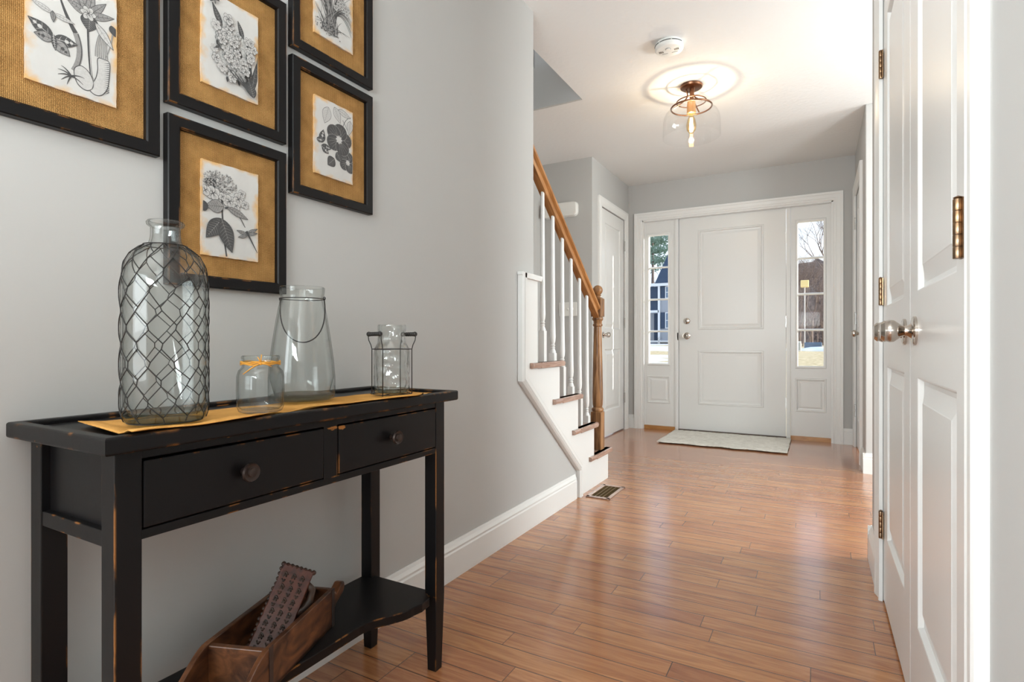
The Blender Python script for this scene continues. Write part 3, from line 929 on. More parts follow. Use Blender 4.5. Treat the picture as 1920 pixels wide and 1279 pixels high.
# handrail
sl = 0.785
def rz(y): return 1.045 + sl * (3.27 - y)
hr = MB()
rp = [(-0.018, -0.048), (0.018, -0.048), (0.019, -0.030), (0.012, -0.022), (0.014, -0.012), (0.028, -0.006), (0.030, 0.004), (0.024, 0.014), (0.010, 0.019), (-0.010, 0.019), (-0.024, 0.014), (-0.030, 0.004), (-0.028, -0.006), (-0.014, -0.012), (-0.012, -0.022), (-0.019, -0.030)]
q = math.sqrt(1 + sl * sl)
ya, yb = 3.268, YE + 0.001
hr.hexa([(XRAIL + a, ya, rz(ya) + 0.035 + b * q) for a, b in rp], [(XRAIL + a, yb, rz(yb) + 0.035 + b * q) for a, b in rp])
hr.build('handrail', M_oak_r, rl, autos=True)
for yb_, lng, k in ((2.503, 1, 3), (2.626, 0, 3), (2.748, 1, 2), (2.870, 0, 2), (2.995, 1, 1), (3.112, 0, 1)):
    z0 = RISE * (k + 1)
    blk = 0.155 if lng else 0.040
    top = rz(yb_) - 0.004
    b = MB()
    w = 0.0155
    b.box(XRAIL - w, XRAIL + w, yb_ - w, yb_ + w, z0, z0 + blk)
    z = z0 + blk
    b.lathe([(0.0150, z - 0.004), (0.0165, z + 0.006), (0.010, z + 0.022), (0.012, z + 0.028), (0.009, z + 0.034), (0.013, z + 0.040), (0.009, z + 0.046), (0.0135, z + 0.062),
             (0.0150, z + 0.085), (0.0125, z + 0.20), (0.0092, top - 0.06), (0.009, top + 0.012)], (XRAIL, yb_, 0), 16)
    b.build('baluster', M_trim, rl, autos=True)

# ------------------------------------------------------------------ foyer fittings
dc = thing('door_chime', (-1.95, YS, 2.01), 'white rounded doorbell chime box on the wall above the stairs', 'doorbell')
mb = MB()
pts = []
for (cx_, cz_, a0) in ((-1.83, 2.04, 0), (-2.08, 2.04, 90), (-2.08, 1.985, 180), (-1.83, 1.985, 270)):
    for i in range(5):
        a = math.radians(a0 + i * 22.5)
        pts.append((cx_ + 0.032 * math.cos(a), cz_ + 0.032 * math.sin(a)))
mb.prism(pts, 'y', YS - 0.045, YS - 0.001)
mb.build('chime_cover', M_plastic, dc, bevel=0.006)
MB().prism([(-1.95 + (x + 1.95) * 1.03, 2.0125 + (z - 2.0125) * 1.06) for x, z in pts], 'y', YS - 0.012, YS).build('back_plate', M_plastic, dc, bevel=0.002)
sw = thing('light_switch', (-1.89, YS, 1.15), 'white triple light switch plate on the wall behind the balusters', 'switch')
MB().box(-1.972, -1.806, YS - 0.006, YS, 1.09, 1.21).build('switch_plate', M_plastic, sw, bevel=0.003)
for i in range(3):
    x = -1.935 + i * 0.046
    MB().hexa([(x - .005, YS - .006, 1.138), (x + .005, YS - .006, 1.138), (x + .005, YS - .006, 1.162), (x - .005, YS - .006, 1.162)],
              [(x - .004, YS - .016, 1.152), (x + .004, YS - .016, 1.152), (x + .004, YS - .014, 1.160), (x - .004, YS - .014, 1.160)]).build('toggle', M_plastic, sw)

# smoke detector
sd = thing('smoke_detector', (-0.68, 2.93, H), 'round white smoke detector on the ceiling nearer than the lamp', 'smoke detector')
MB().lathe([(0.0, H), (0.068, H), (0.070, H - 0.010), (0.066, H - 0.012)], (-0.68, 2.93, 0), 40).build('mounting_base', M_plastic, sd, autos=True)
MB().lathe([(0.064, H - 0.010), (0.072, H - 0.016), (0.073, H - 0.030), (0.066, H - 0.038), (0.040, H - 0.041), (0.0, H - 0.0415)], (-0.68, 2.93, 0), 40).build('cover', M_plastic, sd, autos=True)
M_seam = simple('grey_seam', (0.35, 0.35, 0.34), 0.6)
for s_ in (-1, 1):
    mb = MB()
    for i in range(4):
        x = -0.68 + s_ * (0.030 + i * 0.006)
        mb.box(x - 0.0013, x + 0.0013, 2.915, 2.932, H - 0.0425, H - 0.038)
    mb.build('vent_slot', M_slot, sd)
mb = MB()
for i in range(26):
    a = math.radians(-170 + i * 6)
    if i % 9 == 8: continue
    mb.box(-0.68 + 0.0705 * math.cos(a) - 0.003, -0.68 + 0.0705 * math.cos(a) + 0.003, 2.93 + 0.0705 * math.sin(a) - 0.003, 2.93 + 0.0705 * math.sin(a) + 0.003, H - 0.0148, H - 0.0125)
mb.build('vent_band', M_slot, sd)
MB().lathe([(0.011, H - 0.040), (0.011, H - 0.045), (0.0, H - 0.046)], (-0.68, 2.905, 0), 20).build('test_button', M_plastic, sd, autos=True)
MB().lathe([(0.0115, H - 0.0405), (0.0135, H - 0.0405), (0.0135, H - 0.0425), (0.0115, H - 0.0425)], (-0.68, 2.905, 0), 24, close=True).build('button_ring', M_seam, sd)
MB().box(-0.72, -0.69, 2.945, 2.9465, H - 0.0425, H - 0.038).build('seam_line', M_seam, sd)
MB().box(-0.67, -0.64, 2.947, 2.9485, H - 0.0425, H - 0.038).build('seam_line', M_seam, sd)

# ceiling lamp
LX, LY = -0.673, 3.475
lamp = thing('ceiling_lamp', (LX, LY, H), 'copper semi flush ceiling lamp with clear glass shade and glowing bulb', 'lamp')
MB().lathe([(0.0, H), (0.064, H), (0.067, H - 0.006), (0.064, H - 0.016), (0.052, H - 0.024), (0.0, H - 0.024)], (LX, LY, 0), 36).build('canopy', M_copper, lamp, autos=True)
mb = MB()
for k in range(3):
    a = math.radians(75 + 120 * k)
    path = []
    for i in range(11):
        t = i / 10
        r = 0.030 - 0.010 * math.sin(t * PI * 0.9) + 0.078 * max(0, t - 0.35) ** 1.6 / (0.65 ** 1.6)
        path.append((LX + r * math.cos(a), LY + r * math.sin(a), H - 0.02 - 0.112 * t))
    mb.tube(path, 0.0042, 8)
mb.build('arm', M_copper, lamp, autos=True)
def ring(R, z, r, mat, name, par):
    m_ = MB(); m_.tube([(LX + R * math.cos(2 * PI * i / 48), LY + R * math.sin(2 * PI * i / 48), z) for i in range(48)], r, 8, closed=True)
    return m_.build(name, mat, par, smooth=True)
ring(0.086, H - 0.100, 0.0035, M_copper, 'upper_ring', lamp)
ring(0.119, H - 0.136, 0.0050, M_copper, 'lower_ring', lamp)
sp = [(0.118, H - 0.142), (0.130, H - 0.150), (0.152, H - 0.170), (0.164, H - 0.195), (0.168, H - 0.23), (0.170, H - 0.318)]
shp = sp + [(r - 0.0025, z - 0.000) for r, z in sp[::-1]]
shp[len(sp)] = (sp[-1][0] - 0.0025, sp[-1][1])
MB().lathe(shp, (LX, LY, 0), 56, close=True).build('glass_shade', M_shade, lamp, autos=True)
MB().lathe([(0.0, H - 0.105), (0.010, H - 0.105), (0.010, H - 0.024), (0.0, H - 0.024)], (LX, LY, 0), 14).build('stem', M_copper, lamp, autos=True)
MB().lathe([(0.0, H - 0.100), (0.024, H - 0.102), (0.026, H - 0.125), (0.027, H - 0.172), (0.022, H - 0.174), (0.0, H - 0.172)], (LX, LY, 0), 24).build('socket', M_socket, lamp, autos=True)
bulb = MB().lathe([(0.012, H - 0.172), (0.014, H - 0.188), (0.024, H - 0.215), (0.030, H - 0.245), (0.026, H - 0.275), (0.012, H - 0.292), (0.0, H - 0.296)], (LX, LY, 0), 24).build('bulb', M_bulb, lamp, autos=True)
mb = MB()
for k in range(6):
    a = 2 * PI * k / 6
    mb.tube([(LX + 0.006 * math.cos(a), LY + 0.006 * math.sin(a), H - 0.20), (LX + 0.011 * math.cos(a + .4), LY + 0.011 * math.sin(a + .4), H - 0.272)], 0.0018, 5)
mb.build('filament', M_fil, bulb)
pl = bpy.data.lights.new('bulb_light', 'POINT'); pl.energy = 6.5; pl.color = (1.0, 0.95, 0.89); pl.shadow_soft_size = 0.013
plo = bpy.data.objects.new('bulb_light', pl); plo.location = (0, 0, -0.236); plo.parent = lamp; C.objects.link(plo)

# floor register
fv = thing('floor_vent', (-1.065, 3.045, 0), 'brass floor register set in the boards at the foot of the stairs', 'vent')
mb = MB()
x0, x1, y0, y1 = -1.135, -1.000, 2.900, 3.190
for a, b, c, e in ((x0, x1, y0, y0 + 0.022), (x0, x1, y1 - 0.022, y1), (x0, x0 + 0.02, y0, y1), (x1 - 0.02, x1, y0, y1)):
    mb.box(a, b, c, e, 0.0, 0.006)
mb.build('register_rim', M_tread, fv, bevel=0.002)
MB().box(x0 + 0.02, x1 - 0.02, y0 + 0.02, y1 - 0.02, 0.0005, 0.0012).build('dark_duct', M_black_inside, fv)
mb = MB()
for i in range(27):
    y = y0 + 0.026 + i * 0.0091
    mb.box(x0 + 0.018, x1 - 0.018, y, y + 0.0026, 0.0012, 0.004)
for x in (x0 + 0.045, x0 + 0.067, x0 + 0.089): mb.box(x - 0.003, x + 0.003, y0 + 0.02, y1 - 0.02, 0.0012, 0.0045)
mb.build('grille', M_brass, fv)

# door mat
rg = MB()
nx_, ny_ = 70, 48
rv = []; rf = []
for j in range(ny_ + 1):
    for i in range(nx_ + 1):
        u, v = i / nx_, j / ny_
        x = -1.205 + 1.005 * u + 0.006 * noise.noise(Vector((v * 9, 3, 0)))
        y = 4.735 + 0.700 * v + 0.008 * noise.noise(Vector((u * 9, 7, 0))) - 0.008 * (v < 0.01) * math.sin(u * 22)
        z = 0.009 + 0.0022 * math.sin(i * PI) + 0.0030 * math.sin(j * 2.1) * (0.6 + 0.4 * noise.noise(Vector((u * 12, v * 9, 1)))) + 0.002 * noise.noise(Vector((u * 40, v * 30, 2)))
        rv.append((x, y, z))
for j in range(ny_):
    for i in range(nx_):
        a = j * (nx_ + 1) + i
        rf.append((a, a + 1, a + nx_ + 2, a + nx_ + 1))
rg.add(rv, rf)
o = rg.build('door_mat', M_rug, smooth=True, loc=(-0.7, 5.08, 0))
md = o.modifiers.new('solid', 'SOLIDIFY'); md.thickness = 0.007; md.offset = -1
tag(o, 'off white woven cotton rug lying on the floor before the front door', 'rug')

# ------------------------------------------------------------------ console table
TB = thing('console_table', (-1.0, 0.80, 0), 'narrow distressed black console table with two drawers against the left wall', 'table')
TX0, TX1, TY0, TY1, TZ = -1.163, -0.848, 0.386, 1.228, 0.742
mb = MB()
mb.box(TX0 + 0.01, TX1 - 0.01, TY0 + 0.01, TY1 - 0.01, TZ - 0.026, TZ - 0.009)
rim = [(TX0, TY0), (TX1, TY0), (TX1, TY1), (TX0, TY1)]
def rimbar(a, b, ins):
    (xa, ya), (xb, yb) = a, b
    mb.hexa([(xa, ya, TZ - 0.026), (xb, yb, TZ - 0.026), (xb + ins[2], yb + ins[3], TZ - 0.026), (xa + ins[0], ya + ins[1], TZ - 0.026)],
            [(xa, ya, TZ), (xb, yb, TZ), (xb + ins[2], yb + ins[3], TZ), (xa + ins[0], ya + ins[1], TZ)])
w = 0.020
rimbar(rim[0], rim[1], (w, w, -w, w)); rimbar(rim[1], rim[2], (-w, w, -w, -w)); rimbar(rim[2], rim[3], (-w, -w, w, -w)); rimbar(rim[3], rim[0], (w, -w, w, w))
mb.build('tabletop', M_black, TB, bevel=0.004, segs=3)
LXF, LXB = -0.875, -1.140
lw = 0.037
Z0, ZA = 0.580, TZ - 0.026
def leg(x, y, taper):
    m_ = MB()
    b = 0.005
    m_.hexa([(x - lw / 2 + b, y - lw / 2 + b, 0), (x + lw / 2 - b, y - lw / 2 + b, 0), (x + lw / 2 - b, y + lw / 2 - b, 0), (x - lw / 2 + b, y + lw / 2 - b, 0)],
            [(x - lw / 2, y - lw / 2, 0.20), (x + lw / 2, y - lw / 2, 0.20), (x + lw / 2, y + lw / 2, 0.20), (x - lw / 2, y + lw / 2, 0.20)])
    m_.box(x - lw / 2, x + lw / 2, y - lw / 2, y + lw / 2, 0.20, ZA)
    m_.build('leg', M_black, TB, bevel=0.0015)
yl, yr_ = 0.410 + lw / 2, 1.203 - lw / 2
xf, xb = LXF - lw / 2, LXB + lw / 2
for x in (xf, xb):
    for y in (yl, yr_): leg(x, y, 0)
# aprons
mb = MB()
ya, yb2 = yl + lw / 2, yr_ - lw / 2
mb.box(LXF - 0.022, LXF - 0.002, ya, yb2, Z0, Z0 + 0.014)      # rail under drawers
mb.box(LXF - 0.022, LXF - 0.002, ya, yb2, 0.700, ZA)           # rail over drawers
mb.build('front_frame', M_black, TB, bevel=0.0012)
MB().box(LXF - 0.022, LXF - 0.0021, 0.792, 0.828, Z0 + 0.013, 0.701).build('drawer_divider', M_black, TB)
MB().box(LXB + 0.002, LXB + 0.018, ya, yb2, Z0, ZA).build('back_apron', M_black, TB, bevel=0.001)
for y in (yl, yr_):
    s = -1 if y == yl else 1
    m_ = MB()
    m_.box(LXB + lw, LXF - lw, y - 0.006, y + 0.006, Z0 + 0.004, ZA)
    m_.build('side_panel', M_black, TB)
    yo = y + s * (lw / 2 - 0.0015)
    MB().box(LXB + lw, LXF - lw, yo - s * 0.020, yo, Z0 - 0.006, Z0 + 0.018).build('side_rail', M_black, TB, bevel=0.0015)
def drawer(y0, y1, out, tilt, kn):
    m_ = MB()
    z0, z1 = Z0 + 0.017, 0.697
    xo = LXF + out
    m_.hexa([(xo - 0.018, y0, z0), (xo, y0, z0), (xo, y1, z0), (xo - 0.018, y1, z0)],
            [(xo - 0.018 + tilt, y0, z1), (xo + tilt, y0, z1), (xo + tilt, y1, z1), (xo - 0.018 + tilt, y1, z1)])
    d_ = m_.build('drawer', M_black, TB, bevel=0.0015)
    MB().box(LXB + 0.03, xo - 0.015, y0 + 0.008, y1 - 0.008, z0 + 0.004, z0 + 0.010).build('drawer_bottom', M_black_inside, d_)
    yc, zc = kn
    MB().lathe([(0.007, -0.002), (0.0065, 0.010), (0.008, 0.013), (0.015, 0.015), (0.0165, 0.019), (0.015, 0.023), (0.012, 0.0215), (0.0085, 0.0215), (0.0075, 0.025), (0.0, 0.0265)],
               (xo + tilt / 2, yc, zc), 28, axis='x').build('knob', M_knob, d_, autos=True)
drawer(ya + 0.002, 0.789, 0.0005, 0.001, (0.612, 0.648))
drawer(0.831, yb2 - 0.002, 0.0, 0.0, (0.993, 0.650))
# lower shelf with shaped front
def shelf_pts():
    p = []
    xi = -0.938
    for i in range(13):     # right ogee
        t = i / 12
        p.append((0.955 + 0.135 * t, xi + 0.052 * (0.5 - 0.5 * math.cos(PI * t))))
    right = p + [(1.115, -0.880), (1.150, -0.884), (yr_ - lw / 2 + 0.002, -0.905)]
    left = [((yl + yr_) - y, x) for y, x in right][::-1]
    return left + right
front = shelf_pts()
poly = [(x, y) for y, x in front] + [(LXF - lw / 2, yr_ - lw / 2), (LXF - lw / 2, yr_), (LXB + 0.005, yr_), (LXB + 0.005, yl), (LXF - lw / 2, yl), (LXF - lw / 2, yl + lw / 2)]
m_ = MB()
m_.prism(poly, 'z', 0.183, 0.205)
m_.build('lower_shelf', M_black, TB, bevel=0.002)
# apron strip beneath shelf at the back
MB().box(LXB + 0.004, LXB + 0.018, ya, yb2, 0.16, 0.183).build('shelf_rail', M_black, TB)

# ------------------------------------------------------------------ table runner
rn = MB()
NU, NV = 90, 14
rv = []; rf = []
for i in range(NU + 1):
    u = i / NU
    yb_, yf_ = 0.448 + (1.172 - 0.448) * u, 0.418 + (1.158 - 0.418) * u
    xb_ = -1.072 + 0.055 * u
    xf_ = -0.852 + 0.014 * math.sin(u * 9.5 + 0.6) - 0.010 * math.sin(u * 21) - 0.022 * max(0, (u - 0.85) / 0.15)
    for j in range(NV + 1):
        v = j / NV
        x = xb_ + (xf_ - xb_) * v
        y = yb_ + (yf_ - yb_) * v
        base = TZ - 0.0075
        if x > TX1 - 0.034: base = TZ - 0.0075 + 0.0085 * min(1, (x - (TX1 - 0.034)) / 0.014)
        rip = 0.0022 * (0.5 + 0.5 * math.sin(u * 24 + v * 2.0)) * (0.3 + 0.7 * v) + 0.001 * (0.5 + noise.noise(Vector((u * 12, v * 3, 5))))
        if u < 0.05: rip += (0.05 - u) * 0.10 * (1 - v)
        rv.append((x, y, base + 0.0010 + rip))
for i in range(NU):
    for j in range(NV):
        a = i * (NV + 1) + j
        rf.append((a, a + 1, a + NV + 2, a + NV + 1))
rn.add(rv, rf)
o = rn.build('table_runner', M_runner, smooth=True, loc=(-0.95, 0.8, TZ))
md = o.modifiers.new('solid', 'SOLIDIFY'); md.thickness = 0.0012; md.offset = 1
tag(o, 'mustard orange cloth runner laid along the black console table', 'table runner')
ZR = TZ - 0.0015     # where vessels stand

def vessel_profile(outer, wall, floor_t):
    """closed outline from outside bottom centre round the lip to the inside bottom centre"""
    inner = [(max(r - wall, 0.0005), z) for r, z in outer]
    inner = [p for p in inner if p[1] > outer[0][1] + floor_t]
    out = [(0.0, outer[0][1] + 0.0015)] + outer
    base = inner[0]
    return out + inner[::-1] + [(base[0] * 0.85, outer[0][1] + floor_t), (0.0, outer[0][1] + floor_t * 1.15)]

M_base = pane_glass('thick_glass_base', (0.74, 0.76, 0.68), (0.35, 0.38, 0.33), 0.5)
def thick_base(par, x, y, z, r, h):
    MB().lathe([(0.0, z + 0.002), (r * 0.86, z + 0.002), (r * 0.94, z + 0.006), (r * 0.95, z + h * 0.75), (r * 0.88, z + h), (0.0, z + h * 0.8)], (x, y, 0), 48).build('thick_base', M_base, par, autos=True)


# ---- wire bottle
BX, BY = -0.938, 0.515
bz = ZR + 0.003
wb = thing('glass_bottle', (BX, BY, bz), 'tall clear glass bottle wrapped in black chicken wire', 'bottle')
R = 0.0615
outer = [(R * 0.80, bz), (R * 0.93, bz + 0.003), (R * 0.99, bz + 0.012), (R, bz + 0.03), (R, bz + 0.215), (R * 0.985, bz + 0.236), (R * 0.92, bz + 0.256), (R * 0.78, bz + 0.273),
         (R * 0.58, bz + 0.284), (R * 0.40, bz + 0.290), (0.0225, bz + 0.297), (0.0215, bz + 0.305), (0.0215, bz + 0.317), (0.0265, bz + 0.321), (0.0275, bz + 0.325), (0.0255, bz + 0.328)]
MB().lathe(vessel_profile(outer, 0.0030, 0.012), (BX, BY, 0), 64).build('bottle_glass', M_glass_smoke, wb, autos=True)
thick_base(wb, BX, BY, bz, R, 0.017)
def rad_at(z, prof=outer):
    for (r0, z0), (r1, z1) in zip(prof, prof[1:]):
        if z0 <= z <= z1: return r0 + (r1 - r0) * (z - z0) / max(1e-9, z1 - z0)
    return prof[-1][0]
wire = MB()
NA = 11; PITCH = 0.0288; TWI = 0.0085
random.seed(3)
rows = 16
node = {}
def wnode(i, j):
    k = (i % NA, j)
    if k not in node:
        z = bz + 0.004 + (j // 2) * PITCH + (j % 2) * TWI
        base = (i % NA) + (0.5 if (j // 2) % 2 else 0)
        a = 2 * PI * (base + random.uniform(-.09, .09)) / NA
        z += random.uniform(-.0018, .0018)
        z = min(max(z, bz + 0.001), bz + 0.287)
        node[k] = (a, z)
    return node[k]
def wseg(p, q_):
    (a0, z0), (a1, z1) = p, q_
    da = (a1 - a0 + PI) % (2 * PI) - PI
    pts = []
    for t in range(5):
        a = a0 + da * t / 4; z = z0 + (z1 - z0) * t / 4
        rr = rad_at(z) + 0.0014
        pts.append((BX + rr * math.cos(a), BY + rr * math.sin(a), z))
    wire.tube(pts, 0.00085, 5)
# hexagons: rows alternate twist (vertical) and zigzag
NJ = 20
for j in range(NJ):
    for i in range(NA):
        if j % 2 == 0:      # vertical twist j -> j+1 with same offset
            wseg(wnode(i, j), wnode(i, j + 1))
        else:               # zigzag to the next row, offset by half
            o_ = (j // 2) % 2
            a = wnode(i, j)
            if o_ == 0: b_ = [(i, j + 1), (i - 1, j + 1)]
            else: b_ = [(i, j + 1), (i + 1, j + 1)]
            for bb in b_: wseg(a, wnode(*bb))
for z, rr in ((bz + 0.001, None), (bz + 0.288, 0.030)):
    r_ = (rr if rr else rad_at(z)) + 0.0015
    wire.tube([(BX + r_ * math.cos(2 * PI * i / 40), BY + r_ * math.sin(2 * PI * i / 40), z) for i in range(40)], 0.0009, 5, closed=True)
wire.build('wire_netting', M_wire, wb, smooth=True)

# ---- small jar
SX, SY = -0.903, 0.666
sz = ZR + 0.0025
sj = thing('glass_jar', (SX, SY, sz), 'small clear glass jar with an orange raffia bow round its neck', 'jar')
outer = [(0.030, sz), (0.037, sz + 0.003), (0.0405, sz + 0.012), (0.0412, sz + 0.045), (0.0405, sz + 0.068), (0.0375, sz + 0.078), (0.0325, sz + 0.083), (0.0315, sz + 0.086), (0.0315, sz + 0.098),
         (0.0328, sz + 0.100), (0.0328, sz + 0.103), (0.031, sz + 0.105)]
MB().lathe(vessel_profile(outer, 0.0024, 0.006), (SX, SY, 0), 56).build('jar_glass', M_glass, sj, autos=True)
tw = MB()
for k, dz in enumerate((0.0895, 0.0915, 0.0935)):
    tw.tube([(SX + 0.0335 * math.cos(2 * PI * i / 36), SY + 0.0335 * math.sin(2 * PI * i / 36), sz + dz + 0.0012 * math.sin(i + k)) for i in range(36)], 0.0013, 5, closed=True)
tang = Vector((0.82, 0.0, 0)).normalized()
fdir = Vector((-SX, -SY, 0)).normalized()
kn = Vector((SX, SY, sz + 0.0915)) + fdir * 0.035
rt = Vector((-fdir.y, fdir.x, 0)).normalized()
if rt.dot(Vector((0.87, 0.48, 0))) < 0: rt = -rt
tw.sphere(tuple(kn), 0.0032, 10, 6)
for dx, dz, l_ in ((-0.95, -0.62, 0.030), (0.75, -0.25, 0.024), (0.10, 1.0, 0.016), (-0.35, 0.85, 0.014), (0.95, 0.05, 0.018), (-0.8, -0.5, 0.026)):
    e = kn + rt * dx * l_ + Vector((0, 0, dz * l_))
    mid = kn.lerp(e, 0.5) + Vector((0, 0, 0.002)) + fdir * 0.004
    tw.tube([kn, mid, e], 0.0013, 5, taper=0.0008)
tw.build('raffia_bow', M_twine, sj, smooth=True)

# ---- big jar with bail handle
GX, GY = -1.018, 0.857
gz = ZR + 0.0025
gj = thing('glass_vase', (GX, GY, gz), 'large tapered clear glass jar with a black wire bail handle', 'vase')
outer = [(0.062, gz), (0.069, gz + 0.003), (0.0715, gz + 0.012), (0.0715, gz + 0.050), (0.068, gz + 0.090), (0.062, gz + 0.135), (0.055, gz + 0.180), (0.0505, gz + 0.205), (0.047, gz + 0.222),
         (0.046, gz + 0.228), (0.047, gz + 0.235), (0.0485, gz + 0.245), (0.0488, gz + 0.252), (0.047, gz + 0.2535)]
MB().lathe(vessel_profile(outer, 0.0030, 0.012), (GX, GY, 0), 64).build('vase_glass', M_glass, gj, autos=True)
thick_base(gj, GX, GY, gz, 0.0715, 0.014)
hd = MB()
zn = gz + 0.227
hd.tube([(GX + 0.0478 * math.cos(2 * PI * i / 40), GY + 0.0478 * math.sin(2 * PI * i / 40), zn) for i in range(40)], 0.0011, 6, closed=True)
u = Vector((math.cos(yaw), math.sin(yaw), 0))
u = (Matrix.Rotation(math.radians(-12), 3, 'Z') @ u)
f_ = Vector((-u.y, u.x, 0)); f_ = -f_ if f_.dot(Vector((-GX, -GY, 0))) < 0 else f_
A = Vector((GX, GY, zn)) - u * 0.055; B = Vector((GX, GY, zn)) + u * 0.055
for P_ in (A, B):
    hd.tube([P_ + Vector((0.0035 * math.cos(t), 0, 0.0035 * math.sin(t))) for t in [2 * PI * i / 10 for i in range(10)]], 0.0011, 5, closed=True)
pts = []
for i in range(25):
    t = PI * i / 24
    c_ = -math.cos(t) * 0.055
    dep = math.sin(t) ** 0.8 if 0 < i < 24 else 0
    pts.append(Vector((GX, GY, zn)) + u * (c_ * (1 + 0.12 * dep)) + f_ * (0.050 * dep) + u * 0.034 * dep + Vector((0, 0, -0.098 * dep)))
hd.tube(pts, 0.0014, 6)
hd.build('bail_handle', M_wire, gj, smooth=True)

# ---- caged bottle
KX, KY = -0.924, 1.050
kz = ZR + 0.0025
cg = thing('caged_jar', (KX, KY, kz), 'pressed glass bottle standing in a black wire carrier with beaded handles', 'jar')
outer = [(0.036, kz + 0.004), (0.0425, kz + 0.006), (0.0438, kz + 0.014), (0.0438, kz + 0.104), (0.0420, kz + 0.114), (0.038, kz + 0.121), (0.0345, kz + 0.127), (0.0335, kz + 0.155), (0.0345, kz + 0.159),
         (0.0348, kz + 0.168), (0.0335, kz + 0.172)]
gl = MB()
prof = vessel_profile(outer, 0.0026, 0.010)
gl.lathe(prof, (KX, KY, 0), 56)
gl.build('bottle_glass', M_glass_pressed, cg, autos=True)
thick_base(cg, KX, KY, kz + 0.003, 0.0438, 0.012)
cw = MB()
right = Vector((math.cos(yaw), math.sin(yaw), 0)); toward = Vector((math.sin(yaw), -math.cos(yaw), 0))
Rc = 0.0515
posts = []
for lat in ((-0.0500, 0.0106), (-0.0106, 0.0500), (0.0500, -0.0106), (0.0106, -0.0500)):
    pass
q1 = [(-0.050, 0.013), (-0.013, 0.050), (0.050, -0.013), (0.013, -0.050)]
# front-left pair and back-right pair
L_ = Vector((KX, KY, 0)) + right * -0.0505 + toward * -0.004
F_ = Vector((KX, KY, 0)) + right * -0.0110 + toward * 0.0490
R_ = Vector((KX, KY, 0)) + right * 0.0505 + toward * 0.004
B_ = Vector((KX, KY, 0)) + right * 0.0110 + toward * -0.0490
order = [L_, F_, R_, B_]
zt = kz + 0.112
top = kz + 0.149
for p in order:
    c_ = Vector((KX, KY, 0))
    o2 = (p - c_)
    cw.tube([(*p.xy, kz + 0.001), (*p.xy, zt), (*(p + o2 * 0.05).xy, zt + 0.010), (*(p + o2 * 0.16).xy, zt + 0.022), (*(p + o2 * 0.20).xy, top)], 0.0012, 6)
for z in (kz + 0.0015, zt):
    ln = []
    for a, b in zip(order, order[1:] + order[:1]):
        for t in (0, .33, .66):
            m1 = a.lerp(b, t); c_ = Vector((KX, KY, 0)); bow = 1 + (0.16 * math.sin(PI * t))
            m1 = c_ + (m1 - c_) * bow
            ln.append((*m1.xy, z))
    cw.tube(ln, 0.0012, 6, closed=True)
cw.tube([(*L_.xy, kz + 0.0015), (*R_.xy, kz + 0.0015)], 0.001, 6); cw.tube([(*F_.xy, kz + 0.0015), (*B_.xy, kz + 0.0015)], 0.001, 6)
for a in order:
    c_ = Vector((KX, KY, 0)); dr = (a - c_).normalized()
    cw.tube([(*(a - dr * 0.006).xy, kz + 0.002), (*(a + dr * 0.001).xy, kz - 0.0005), (*(a + dr * 0.004).xy, kz + 0.002)], 0.001, 5)
cage = cw.build('wire_carrier', M_wire, cg, smooth=True)
for a, b in ((L_, F_), (R_, B_)):
    hb = MB()
    c_ = Vector((KX, KY, 0))
    a2 = c_ + (a - c_) * 1.20; b2 = c_ + (b - c_) * 1.20
    hb.tube([(*a2.xy, top), (*b2.xy, top)], 0.0022, 6)
    for i in range(7):
        p = a2.lerp(b2, (i + 0.5) / 7)
        hb.sphere((*p.xy, top), 0.0062 if i in (0, 6) else 0.0054, 12, 8)
    hb.build('beaded_handle', M_wire, cg, smooth=True)

# ------------------------------------------------------------------ wooden trough and carved block on the lower shelf
zs = 0.2052
ax = Vector((-0.34, 0.94, 0)).normalized()
pr = Vector((0.94, 0.34, 0)).normalized()
oN = Vector((-0.910, 0.692, zs))          # near right bottom corner
def bp(a, p_, z): return tuple(oN + ax * a + pr * (-p_) + Vector((0, 0, z)))
tr = thing('brick_mould', tuple(oN), 'old reddish brown wooden brick mould with handle on the lower shelf', 'wooden box')
Ln, Wd, Hh, th = 0.258, 0.138, 0.086, 0.011
def bx(a0, a1, p0, p1, z0, z1):
    m_ = MB(); m_.hexa([bp(a0, p0, z0), bp(a1, p0, z0), bp(a1, p1, z0), bp(a0, p1, z0)], [bp(a0, p0, z1), bp(a1, p0, z1), bp(a1, p1, z1), bp(a0, p1, z1)]); return m_
bx(-0.17, Ln, 0, Wd, 0, 0.010).build('bottom_board', M_boxdark, tr, bevel=0.002)
def side(p0):
    out = [(Ln, 0.0), (Ln, Hh), (0.0, Hh)]
    for i in range(1, 13):
        t = i / 12
        out.append((-0.13 * t, Hh - (Hh - 0.034) * (0.5 - 0.5 * math.cos(PI * min(1, t * 1.15)))))
    out += [(-0.17, 0.030), (-0.17, 0.0)]
    m_ = MB(); m_.hexa([bp(a, p0, z) for a, z in out], [bp(a, p0 + th, z) for a, z in out])
    m_.build('side_board', M_boxwood, tr, bevel=0.002)
side(0.0); side(Wd - th)
bx(-0.006, 0.006, th, Wd - th, 0.008, Hh - 0.004).build('divider', M_boxwood, tr, bevel=0.002)
bx(Ln - 0.012, Ln, th, Wd - th, 0.008, Hh).build('end_board', M_boxwood, tr, bevel=0.002)
for a in (-0.004, Ln - 0.016):
    bx(a, a + 0.012, -0.0015, 0.0005, 0.0, Hh + 0.0015).build('iron_strap', M_iron, tr)
